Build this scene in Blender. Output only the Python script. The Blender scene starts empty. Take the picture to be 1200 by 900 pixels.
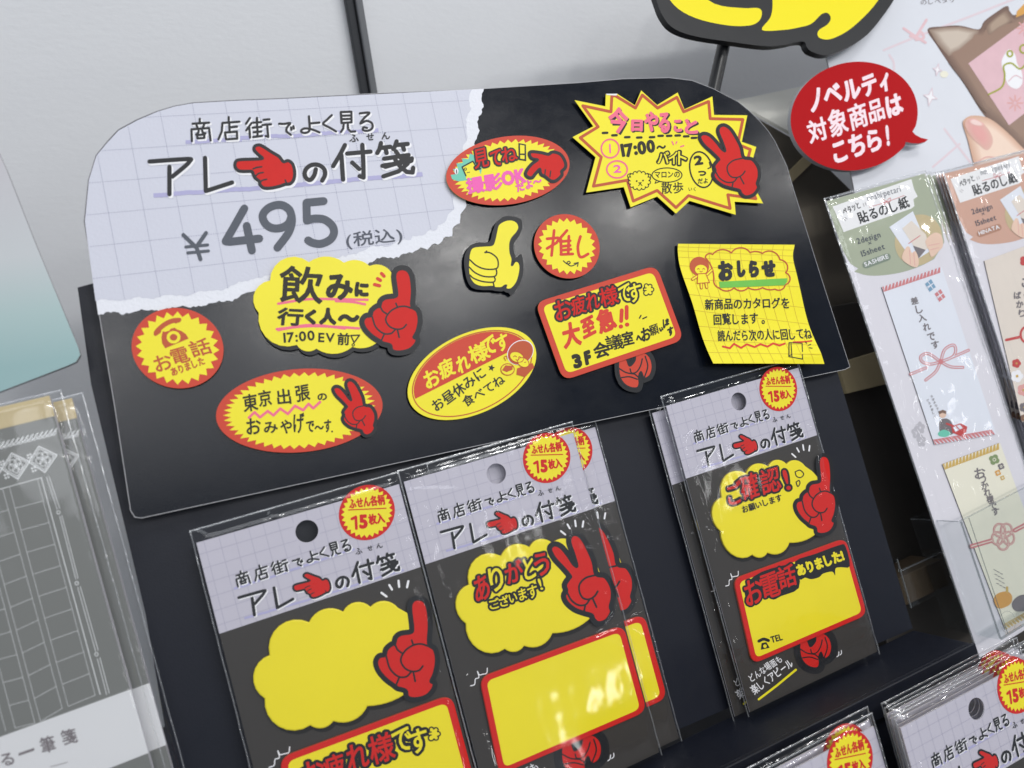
import bpy, bmesh, math, random
from mathutils import Vector, Matrix, noise
from mathutils.geometry import tessellate_polygon

random.seed(7)
scene = bpy.context.scene
COL = scene.collection

# ------------------------------------------------------------------ camera
# The shelf display leans back; u runs along it, v up its face, n out of its face (metres).
LEAN = math.radians(28.5)
SX = Vector((0.92160571, -0.17664109, 0.34560214))      # u axis seen by the camera (x right, y down, z forward)
SV = Vector((-0.2056617, -0.97740216, 0.04887011))      # v axis
SN = Vector((0.32915981, -0.1161161, -0.93710772))      # n axis
CAM_UVN = Vector((-0.21176771, 0.00309348, 0.35424295))
F_PX, CX, CY = 900.0, 600.0, 450.0

def world(u, v, n):
    return Vector((u, v * math.sin(LEAN) - n * math.cos(LEAN), v * math.cos(LEAN) + n * math.sin(LEAN)))

U_W, V_W, N_W = world(1, 0, 0), world(0, 1, 0), world(0, 0, 1)
CAM_W = world(*CAM_UVN)

def cam_to_world(c):
    return U_W * c.dot(SX) + V_W * c.dot(SV) + N_W * c.dot(SN)

cam_data = bpy.data.cameras.new('camera')
cam_data.sensor_width = 36.0
cam_data.lens = 36.0 * F_PX / 1200.0
cam_data.clip_start = 0.01
cam_data.clip_end = 50.0
cam = bpy.data.objects.new('camera', cam_data)
COL.objects.link(cam)
ax, ay, az = cam_to_world(Vector((1, 0, 0))), cam_to_world(Vector((0, -1, 0))), cam_to_world(Vector((0, 0, -1)))
cam.matrix_world = Matrix(((ax.x, ay.x, az.x, CAM_W.x), (ax.y, ay.y, az.y, CAM_W.y), (ax.z, ay.z, az.z, CAM_W.z), (0, 0, 0, 1)))
scene.camera = cam
cam_data.dof.use_dof = True
cam_data.dof.focus_distance = 0.40
cam_data.dof.aperture_fstop = 9.0

def ray_w(px, py):
    return cam_to_world(Vector(((px - CX) / F_PX, (py - CY) / F_PX, 1.0)))

def uv(px, py, n=0.0):
    """point of the display's face, raised n, that the survey pixel shows: (u, v) in metres"""
    c = Vector(((px - CX) / F_PX, (py - CY) / F_PX, 1.0))
    t = (n - CAM_UVN.z) / c.dot(SN)
    return CAM_UVN.x + t * c.dot(SX), CAM_UVN.y + t * c.dot(SV)

# ------------------------------------------------------------------ light
world_d = bpy.data.worlds.new('World')
scene.world = world_d
world_d.use_nodes = True
bg = world_d.node_tree.nodes['Background']
bg.inputs[0].default_value = (0.82, 0.90, 1.0, 1)
bg.inputs[1].default_value = 0.38

def lamp(name, loc, target, size, energy, color=(1, 1, 1), size_y=None, disk=True):
    l = bpy.data.lights.new(name, 'AREA')
    l.shape = 'DISK' if disk and size_y is None else 'RECTANGLE'
    l.size = size
    if size_y: l.size_y = size_y
    l.energy = energy
    l.color = color
    o = bpy.data.objects.new(name, l)
    COL.objects.link(o)
    o.location = loc
    o.rotation_euler = (Vector(target) - Vector(loc)).to_track_quat('-Z', 'Y').to_euler()
    return o

def mirror_dir(px, py):
    """where a ceiling lamp hangs that glints off the glossy board at a point"""
    r = ray_w(px, py).normalized()
    return r - 2 * r.dot(N_W) * N_W

def board_pt(px, py):
    a, b = uv(px, py, 0.006)
    return world(a, b, 0.006)

# a row of ceiling spots whose glints run across the glossy board
RA = board_pt(524, 300) + mirror_dir(524, 300) * 2.1
RB = board_pt(740, 248) + mirror_dir(740, 248) * 2.1
for t, e in ((-4.2, 2.2), (-3.1, 2.2), (-2.0, 2.2), (-0.85, 3.6), (0.0, 5.2), (0.36, 3.0), (1.0, 5.0), (1.9, 2.2), (3.0, 2.2), (4.2, 2.2)):
    p = RA + (RB - RA) * t
    lamp('ceiling_spot', p, (0, 0, 0.03), 0.12, e, (1.0, 0.98, 0.95))
RC = board_pt(606, 628) + mirror_dir(606, 628) * 2.0
RD = board_pt(846, 566) + mirror_dir(846, 566) * 2.0
for t in (0.0, 0.42, 1.0, 2.1):
    p = RC + (RD - RC) * t
    lamp('ceiling_spot', p, (0, 0, -0.05), 0.08, 0.2, (1.0, 0.98, 0.95))
p = board_pt(722, 838)
lamp('ceiling_spot', p + mirror_dir(722, 838) * 1.6, p, 0.10, 0.6, (1.0, 0.98, 0.95))
ctr = world(-0.06, 0.03, 0)
lamp('ceiling_and_fill_panel', ctr + Vector((0.55, -0.55, 1.7)), ctr, 0.45, 10.5, (1.0, 0.985, 0.96), size_y=0.35)
lamp('ceiling_and_fill_panel', ctr + Vector((-0.9, -0.3, 1.9)), ctr, 1.2, 6.0, (0.94, 0.97, 1.0), size_y=0.5)

lamp('ceiling_and_fill_panel', ctr + Vector((0.0, -1.35, 1.2)), ctr + Vector((0, .2, 0.1)), 1.3, 12.0, (0.97, 0.98, 1.0), size_y=0.8)  # added front fill lamp that brightens the back wall
scene.view_settings.view_transform = 'Standard'
scene.view_settings.look = 'None'
scene.view_settings.gamma = 1.0
scene.view_settings.exposure = -0.52
scene.cycles.transparent_max_bounces = 24
scene.cycles.max_bounces = 8

# ------------------------------------------------------------------ materials
def lin(c):
    return tuple(((x / 255) / 12.92 if x / 255 <= 0.04045 else ((x / 255 + 0.055) / 1.055) ** 2.4) for x in c)

MATS = {}
def mat(name, rgb=None, rough=0.55, spec=0.4, bump=0.0, scale=400.0, var=0.0, vscale=30.0, coat=0.0, stretch=None, detail=3.0, bdist=0.001, rvar=0.0):
    if name in MATS: return MATS[name]
    m = bpy.data.materials.new(name)
    m.use_nodes = True
    nt = m.node_tree
    b = nt.nodes['Principled BSDF']
    c = lin(rgb)
    b.inputs['Base Color'].default_value = (*c, 1)
    b.inputs['Roughness'].default_value = rough
    b.inputs['Specular IOR Level'].default_value = spec
    if coat: 
        b.inputs['Coat Weight'].default_value = coat
        b.inputs['Coat Roughness'].default_value = 0.15
    tc = nt.nodes.new('ShaderNodeTexCoord')
    mp = nt.nodes.new('ShaderNodeMapping')
    nt.links.new(tc.outputs['Object'], mp.inputs[0])
    if stretch: mp.inputs['Scale'].default_value = stretch
    if var:
        nz = nt.nodes.new('ShaderNodeTexNoise')
        nz.inputs['Scale'].default_value = vscale
        nz.inputs['Detail'].default_value = 5
        nt.links.new(mp.outputs[0], nz.inputs['Vector'])
        mx = nt.nodes.new('ShaderNodeMix'); mx.data_type = 'RGBA'
        mx.inputs[6].default_value = (*[x * (1 - var) for x in c], 1)
        mx.inputs[7].default_value = (*[min(1, x * (1 + var)) for x in c], 1)
        nt.links.new(nz.outputs[0], mx.inputs[0])
        nt.links.new(mx.outputs[2], b.inputs['Base Color'])
    if rvar:
        nz = nt.nodes.new('ShaderNodeTexNoise'); nz.inputs['Scale'].default_value = 38; nz.inputs['Detail'].default_value = 6; nz.inputs['Roughness'].default_value = 0.7
        nt.links.new(mp.outputs[0], nz.inputs['Vector'])
        rr = nt.nodes.new('ShaderNodeMapRange'); rr.inputs[1].default_value = 0.3; rr.inputs[2].default_value = 0.7
        rr.inputs[3].default_value = rough - rvar; rr.inputs[4].default_value = rough + rvar
        nt.links.new(nz.outputs[0], rr.inputs[0]); nt.links.new(rr.outputs[0], b.inputs['Roughness'])
    if bump:
        nz = nt.nodes.new('ShaderNodeTexNoise')
        nz.inputs['Scale'].default_value = scale
        nz.inputs['Detail'].default_value = detail
        nt.links.new(mp.outputs[0], nz.inputs['Vector'])
        bp = nt.nodes.new('ShaderNodeBump')
        bp.inputs['Strength'].default_value = bump
        bp.inputs['Distance'].default_value = bdist
        nt.links.new(nz.outputs[0], bp.inputs['Height'])
        nt.links.new(bp.outputs[0], b.inputs['Normal'])
    MATS[name] = m
    return m

def film_mat(name, gain, rough, tint=(1, 1, 1), haze=0.0, bump=0.25, scale=60, base=0.0, ior=1.45):
    m = bpy.data.materials.new(name); m.use_nodes = True
    nt = m.node_tree; nt.nodes.clear()
    out = nt.nodes.new('ShaderNodeOutputMaterial')
    tr = nt.nodes.new('ShaderNodeBsdfTransparent'); tr.inputs[0].default_value = (*tint, 1)
    gl = nt.nodes.new('ShaderNodeBsdfGlossy'); gl.inputs['Roughness'].default_value = rough
    gl.inputs[0].default_value = (0.95, 0.97, 1.0, 1)
    lw = nt.nodes.new('ShaderNodeLayerWeight'); lw.inputs[0].default_value = 0.5
    fr = nt.nodes.new('ShaderNodeMath'); fr.operation = 'POWER'; fr.inputs[1].default_value = 4.0
    nt.links.new(lw.outputs['Facing'], fr.inputs[0])
    mu = nt.nodes.new('ShaderNodeMath'); mu.operation = 'MULTIPLY_ADD'; mu.use_clamp = True
    mu.inputs[1].default_value = gain * 0.7; mu.inputs[2].default_value = base + 0.035 * gain
    mx = nt.nodes.new('ShaderNodeMixShader')
    nt.links.new(fr.outputs[0], mu.inputs[0]); nt.links.new(mu.outputs[0], mx.inputs[0])
    last = tr
    if haze:
        df = nt.nodes.new('ShaderNodeBsdfDiffuse'); df.inputs[0].default_value = (0.85, 0.88, 0.92, 1)
        m2 = nt.nodes.new('ShaderNodeMixShader'); m2.inputs[0].default_value = haze
        nt.links.new(tr.outputs[0], m2.inputs[1]); nt.links.new(df.outputs[0], m2.inputs[2]); last = m2
    nt.links.new(last.outputs[0], mx.inputs[1]); nt.links.new(gl.outputs[0], mx.inputs[2])
    if bump:
        tc = nt.nodes.new('ShaderNodeTexCoord'); nz = nt.nodes.new('ShaderNodeTexNoise')
        nz.inputs['Scale'].default_value = scale; nz.inputs['Detail'].default_value = 2
        nt.links.new(tc.outputs['Object'], nz.inputs['Vector'])
        bp = nt.nodes.new('ShaderNodeBump'); bp.inputs['Strength'].default_value = bump; bp.inputs['Distance'].default_value = 0.002
        nt.links.new(nz.outputs[0], bp.inputs['Height'])
        nt.links.new(bp.outputs[0], gl.inputs['Normal']); nt.links.new(bp.outputs[0], lw.inputs['Normal'])
    nt.links.new(mx.outputs[0], out.inputs[0])
    MATS[name] = m
    return m

mat('board_black', (14, 19, 29), rough=0.19, spec=0.30, bump=0.22, scale=1150, var=0.15, vscale=60, bdist=0.00015, rvar=0.05, stretch=(1, 1.6, 1))
mat('board_edge', (176, 176, 180), rough=0.7, bump=0.2)
mat('stand_navy', (19, 23, 35), rvar=0.08, rough=0.5, spec=0.35, bump=0.15, scale=1500, var=0.12, vscale=25, bdist=0.0003)
mat('lavender', (207, 209, 222), rough=0.5, spec=0.35, bump=0.25, scale=700, var=0.02, vscale=15, bdist=0.0003)
mat('torn_white', (232, 234, 242), rough=0.7, bump=0.5, scale=600, bdist=0.0004)
mat('grid_dot', (140, 142, 168), rough=0.6)
mat('marker_lilac', (176, 174, 212), rough=0.6, var=0.08, vscale=300)
mat('ink', (20, 22, 28), rough=0.5, spec=0.4, var=0.08, vscale=200)
mat('ink_brown', (34, 30, 16), rough=0.55, var=0.1, vscale=300)
mat('grey_ink', (68, 75, 88), rough=0.45, spec=0.45, var=0.06, vscale=300, bump=0.2, scale=900, bdist=0.0003)
mat('thin_grey_ink', (72, 78, 92), rough=0.5)
mat('white_ink', (240, 240, 244), rough=0.5)
mat('red', (208, 36, 32), rough=0.5, spec=0.2, var=0.05, vscale=250)
mat('sticker_red', (206, 66, 44), rough=0.5, spec=0.35, var=0.05, vscale=200, bump=0.1, scale=600, bdist=0.0003)
mat('brick_ink', (190, 82, 40), rough=0.5)
mat('marker_red', (214, 56, 36), rough=0.5)
mat('yellow', (242, 229, 32), rough=0.45, spec=0.4, var=0.06, vscale=28, bump=0.1, scale=500, bdist=0.0003)
mat('pad_yellow', (240, 224, 38), rough=0.4, spec=0.4, var=0.07, vscale=22)
mat('pad_side', (214, 190, 30), rough=0.6)
mat('pink_ink', (240, 110, 140), rough=0.5)
mat('magenta_ink', (240, 96, 180), rough=0.5)
mat('green_ink', (108, 190, 70), rough=0.5, var=0.1, vscale=200)
mat('mint_ink', (110, 200, 176), rough=0.5)
mat('note_line', (214, 186, 40), rough=0.5)
mat('white_paper', (236, 236, 238), rough=0.5, var=0.02, vscale=30)
mat('note_edge', (190, 160, 40), rough=0.6)
mat('card_dark', (54, 51, 49), rough=0.55, spec=0.4, var=0.05, vscale=40)
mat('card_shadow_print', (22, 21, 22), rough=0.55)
mat('header_lilac', (194, 191, 204), rough=0.5, var=0.02, vscale=30)
mat('header_grid', (174, 172, 190), rough=0.5)
mat('card_edge', (200, 198, 206), rough=0.6)
mat('wall', (236, 238, 242), rough=0.7, spec=0.3, bump=0.09, scale=190, var=0.02, vscale=9, bdist=0.0015, stretch=(1, 1, 2.2))
mat('joint_dark', (58, 60, 64), rough=0.5)
mat('joint_grey', (118, 120, 124), rough=0.45)
mat('table', (40, 40, 44), rough=0.6, bump=0.1)
mat('rod_black', (26, 27, 30), rough=0.35, spec=0.5)
mat('pop_black', (30, 31, 34), rough=0.4, spec=0.5, bump=0.15, scale=80, bdist=0.001)
mat('pop_yellow', (246, 230, 20), rough=0.4, spec=0.4)
mat('pop_red', (178, 8, 18), rough=0.5, spec=0.12, bump=0.08, scale=300)
mat('pop_white', (250, 226, 234), rough=0.5)
mat('poster_pale', (218, 221, 229), rough=0.4, spec=0.4, var=0.06, vscale=18)
mat('poster_pink', (224, 190, 196), rough=0.4, var=0.12, vscale=40)
mat('poster_line', (222, 206, 214), rough=0.4)
mat('pouch', (128, 100, 86), rough=0.4, var=0.15, vscale=25)
mat('pouch_light', (184, 166, 152), rough=0.4, var=0.12, vscale=30)
mat('poster_card', (222, 184, 192), rough=0.4, var=0.08, vscale=90)
mat('skin', (232, 200, 180), rough=0.45, var=0.08, vscale=50)
mat('nail', (222, 164, 160), rough=0.4, var=0.06, vscale=60)
mat('olive_ink', (160, 164, 50), rough=0.5)
mat('gold_ink', (214, 160, 50), rough=0.5)
mat('noshi_card', (222, 220, 228), rough=0.5, var=0.03, vscale=30)
mat('noshi_green', (166, 174, 152), rough=0.5, var=0.03, vscale=30)
mat('noshi_orange', (206, 164, 146), rough=0.5, var=0.03, vscale=30)
mat('noshi_pattern', (188, 186, 194), rough=0.5)
mat('pill', (124, 138, 124), rough=0.5)
mat('pill_brown', (176, 130, 108), rough=0.5)
mat('slip_white', (226, 230, 240), rough=0.45)
mat('slip_cream', (234, 231, 214), rough=0.5)
mat('slip_beige', (226, 216, 206), rough=0.5)
mat('rose_ink', (206, 128, 132), rough=0.5)
mat('mustard_ink', (206, 172, 92), rough=0.5)
mat('blue_ink', (120, 160, 190), rough=0.5)
mat('sage_ink', (130, 150, 104), rough=0.5)
mat('amber_ink', (216, 160, 80), rough=0.5)
mat('slate_ink', (118, 112, 116), rough=0.5)
mat('crimson_ink', (196, 70, 70), rough=0.5)
mat('kraft', (196, 180, 142), rough=0.7, var=0.08, vscale=90, bump=0.15)
mat('kraft_brown', (66, 53, 37), rough=0.7, var=0.1, vscale=60)
mat('pad_grey', (116, 118, 116), rough=0.45, var=0.04, vscale=25)
mat('pad_line', (228, 230, 232), rough=0.5)
mat('pad_band', (216, 217, 220), rough=0.5, var=0.02, vscale=30)
mat('box_white', (238, 237, 228), rough=0.6, var=0.04, vscale=30)
mat('box_shaded', (92, 86, 76), rough=0.8, var=0.1, vscale=20)
mat('dark_panel', (64, 60, 56), rough=0.7, var=0.1, vscale=20)
film_mat('film', 1.15, 0.10, haze=0.004, bump=0.05, scale=40)
film_mat('film_edge', 2.2, 0.2, haze=0.13, bump=0.5, scale=160, base=0.10)
film_mat('acrylic', 0.8, 0.03, tint=(0.96, 0.97, 0.97), haze=0.002, bump=0.0)
film_mat('acrylic_edge', 1.6, 0.08, tint=(0.7, 0.72, 0.72), haze=0.08, bump=0.0, base=0.04)

# printed gradient (white paper running to teal at the foot) of the left-hand card
def gradient_mat():
    m = mat('teal_fade', (200, 206, 212), rough=0.35, spec=0.5)
    nt = m.node_tree; b = nt.nodes['Principled BSDF']
    tc = nt.nodes.new('ShaderNodeTexCoord'); sp = nt.nodes.new('ShaderNodeSeparateXYZ')
    rp = nt.nodes.new('ShaderNodeValToRGB')
    mr = nt.nodes.new('ShaderNodeMapRange'); mr.inputs[1].default_value = 0.0; mr.inputs[2].default_value = 0.10
    e = rp.color_ramp.elements
    e[0].position = 0.02; e[0].color = (*lin((134, 168, 170)), 1)
    e[1].position = 1.0; e[1].color = (*lin((190, 186, 193)), 1)
    x = rp.color_ramp.elements.new(0.22); x.color = (*lin((158, 182, 183)), 1)
    x = rp.color_ramp.elements.new(0.45); x.color = (*lin((186, 191, 195)), 1)
    nt.links.new(tc.outputs['Object'], sp.inputs[0]); nt.links.new(sp.outputs[1], mr.inputs[0])
    nt.links.new(mr.outputs[0], rp.inputs[0]); nt.links.new(rp.outputs[0], b.inputs['Base Color'])
gradient_mat()

# ------------------------------------------------------------------ drawing toolkit
MM = 0.001

class Frame:
    """a thing's own axes: standing on the display's face at (u, v), raised n, turned rot degrees, tipped tip degrees"""
    def __init__(s, origin, n, rot=0.0):
        s.n = n; s.o = origin
        a = math.radians(rot); s.c, s.s = math.cos(a), math.sin(a)
    def loc(s, px, py):
        a, b = uv(px, py, s.n)
        a -= s.o[0]; b -= s.o[1]
        return a * s.c + b * s.s, -a * s.s + b * s.c
    def moved(s, x, y):
        """same axes, new origin at local (x, y)"""
        f = Frame((s.o[0] + x * s.c - y * s.s, s.o[1] + x * s.s + y * s.c), s.n); f.c, f.s = s.c, s.s
        return f
    def matrix(s):
        X = U_W * s.c + V_W * s.s; Y = V_W * s.c - U_W * s.s; p = world(s.o[0], s.o[1], s.n)
        return Matrix(((X.x, Y.x, N_W.x, p.x), (X.y, Y.y, N_W.y, p.y), (X.z, Y.z, N_W.z, p.z), (0, 0, 0, 1)))

def zoom(fr, ox, oy, k):
    return lambda x, y: fr.loc(ox + x / k, oy + y / k)

IDENT = lambda x, y: (x * MM, y * MM)

GLYPHS = {}
def glyph(ch):
    if ch in GLYPHS: return GLYPHS[ch]
    cu = bpy.data.curves.new('glyph', 'FONT'); cu.body = ch; cu.size = 1; cu.resolution_u = 3
    o = bpy.data.objects.new('glyph', cu); COL.objects.link(o)
    me = bpy.data.meshes.new_from_object(o.evaluated_get(bpy.context.evaluated_depsgraph_get()))
    vs = [(v.co.x, v.co.y) for v in me.vertices]; fs = [tuple(p.vertices) for p in me.polygons]
    cnt = {}
    for f in fs:
        for i in range(len(f)):
            e = (f[i], f[(i + 1) % len(f)]); cnt[e] = cnt.get(e, 0) + 1
    nxt = {}
    for (a, b) in cnt:
        if (b, a) not in cnt: nxt[a] = b
    loops, seen = [], set()
    for a in list(nxt):
        if a in seen: continue
        l, x = [], a
        while x in nxt and x not in seen:
            seen.add(x); l.append(x); x = nxt[x]
        if len(l) > 2: loops.append([vs[i] for i in l])
    bpy.data.objects.remove(o); bpy.data.curves.remove(cu); bpy.data.meshes.remove(me)
    xs = [v[0] for v in vs] or [0, .3]; ys = [v[1] for v in vs] or [0, .3]
    g = dict(v=vs, f=fs, loops=loops, bb=(min(xs), min(ys), max(xs), max(ys)))
    g['adv'] = 0.98 if ord(ch) > 0x2000 else (0.3 if ch == ' ' else max(xs) - min(xs) + 0.12)
    GLYPHS[ch] = g
    return g

def smooth(pts, closed=False, k=5):
    """Catmull-Rom through the points"""
    n = len(pts); out = []
    if n < 3: return list(pts)
    rng = range(n if closed else n - 1)
    for i in rng:
        p1, p2 = pts[i], pts[(i + 1) % n]
        p0 = pts[i - 1] if (closed or i > 0) else (2 * p1[0] - p2[0], 2 * p1[1] - p2[1])
        p3 = pts[(i + 2) % n] if (closed or i + 2 < n) else (2 * p2[0] - p1[0], 2 * p2[1] - p1[1])
        for j in range(k):
            t = j / k; t2, t3 = t * t, t * t * t
            out.append(tuple(0.5 * (2 * p1[a] + (p2[a] - p0[a]) * t + (2 * p0[a] - 5 * p1[a] + 4 * p2[a] - p3[a]) * t2 + (3 * p1[a] - p0[a] - 3 * p2[a] + p3[a]) * t3) for a in (0, 1)))
    if not closed: out.append(tuple(pts[-1]))
    return out

def arc3(a, m, b, k=7):
    """points on the circle through a, m, b from a to just before b"""
    ax, ay = a; mx, my = m; bx, by = b
    d = 2 * (ax * (my - by) + mx * (by - ay) + bx * (ay - my))
    if abs(d) < 1e-6: return [a, m]
    ux = ((ax * ax + ay * ay) * (my - by) + (mx * mx + my * my) * (by - ay) + (bx * bx + by * by) * (ay - my)) / d
    uy = ((ax * ax + ay * ay) * (bx - mx) + (mx * mx + my * my) * (ax - bx) + (bx * bx + by * by) * (mx - ax)) / d
    r = math.hypot(ax - ux, ay - uy)
    t0, t1, t2 = (math.atan2(q[1] - uy, q[0] - ux) for q in (a, m, b))
    def span(s, e): return (e - s) % (2 * math.pi)
    ccw = span(t0, t1) < span(t0, t2)
    sw = span(t0, t2) if ccw else -span(t2, t0)
    return [(ux + r * math.cos(t0 + sw * i / k), uy + r * math.sin(t0 + sw * i / k)) for i in range(k)]

def scallop(seq, k=7):
    """seq = cusp, mid, cusp, mid, ... closed"""
    out = []
    n = len(seq)
    for i in range(0, n, 2): out += arc3(seq[i], seq[i + 1], seq[(i + 2) % n], k)
    return out

def conj(c, a, b, n=64, r=1.0):
    return [(c[0] + r * (a[0] * math.cos(t) + b[0] * math.sin(t)), c[1] + r * (a[1] * math.cos(t) + b[1] * math.sin(t))) for t in (2 * math.pi * i / n for i in range(n))]

def burst(c, a, b, n, r0, r1, ph=0.0):
    out = []
    for i in range(2 * n):
        t = math.pi * i / n + ph; r = r0 if i % 2 == 0 else r1
        out.append((c[0] + r * (a[0] * math.cos(t) + b[0] * math.sin(t)), c[1] + r * (a[1] * math.cos(t) + b[1] * math.sin(t))))
    return out

def round_poly(pts, r, k=6):
    out = []; n = len(pts)
    for i in range(n):
        p, a, b = Vector(pts[i]), Vector(pts[i - 1]), Vector(pts[(i + 1) % n])
        p0 = p + (a - p).normalized() * r; p1 = p + (b - p).normalized() * r
        for j in range(k + 1):
            t = j / k
            out.append(tuple((1 - t) ** 2 * p0 + 2 * t * (1 - t) * p + t * t * p1))
    return out

def inset(pts, d):
    """offset a closed polygon inwards (mitred)"""
    n = len(pts); area = sum(pts[i][0] * pts[(i + 1) % n][1] - pts[(i + 1) % n][0] * pts[i][1] for i in range(n))
    s = 1 if area > 0 else -1
    out = []
    for i in range(n):
        p, a, b = Vector(pts[i]), Vector(pts[i - 1]), Vector(pts[(i + 1) % n])
        e0, e1 = (p - a).normalized(), (b - p).normalized()
        n0, n1 = Vector((-e0.y, e0.x)) * s, Vector((-e1.y, e1.x)) * s
        m = n0 + n1
        den = max(0.25, 1 + n0.dot(n1))
        out.append(tuple(p + m * (d / den)))
    return out

def in_poly(x, y, poly):
    c = False; j = len(poly) - 1
    for i in range(len(poly)):
        xi, yi = poly[i]; xj, yj = poly[j]
        if (yi > y) != (yj > y) and x < (xj - xi) * (y - yi) / (yj - yi) + xi: c = not c
        j = i
    return c

def fit(src, dst):
    """affine taking box src (x0,y0,x1,y1) onto box dst"""
    kx = (dst[2] - dst[0]) / (src[2] - src[0]); ky = (dst[3] - dst[1]) / (src[3] - src[1])
    return lambda p: (dst[0] + (p[0] - src[0]) * kx, dst[1] + (p[1] - src[1]) * ky)

def similar(a1, a2, b1, b2):
    """similarity taking a1->b1, a2->b2 (complex numbers), as a point map"""
    A1, A2, B1, B2 = (complex(*p) for p in (a1, a2, b1, b2))
    k = (B2 - B1) / (A2 - A1)
    def f(x, y):
        z = B1 + k * (complex(x, y) - A1)
        return z.real, z.imag
    f.k = abs(k)
    return f

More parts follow.
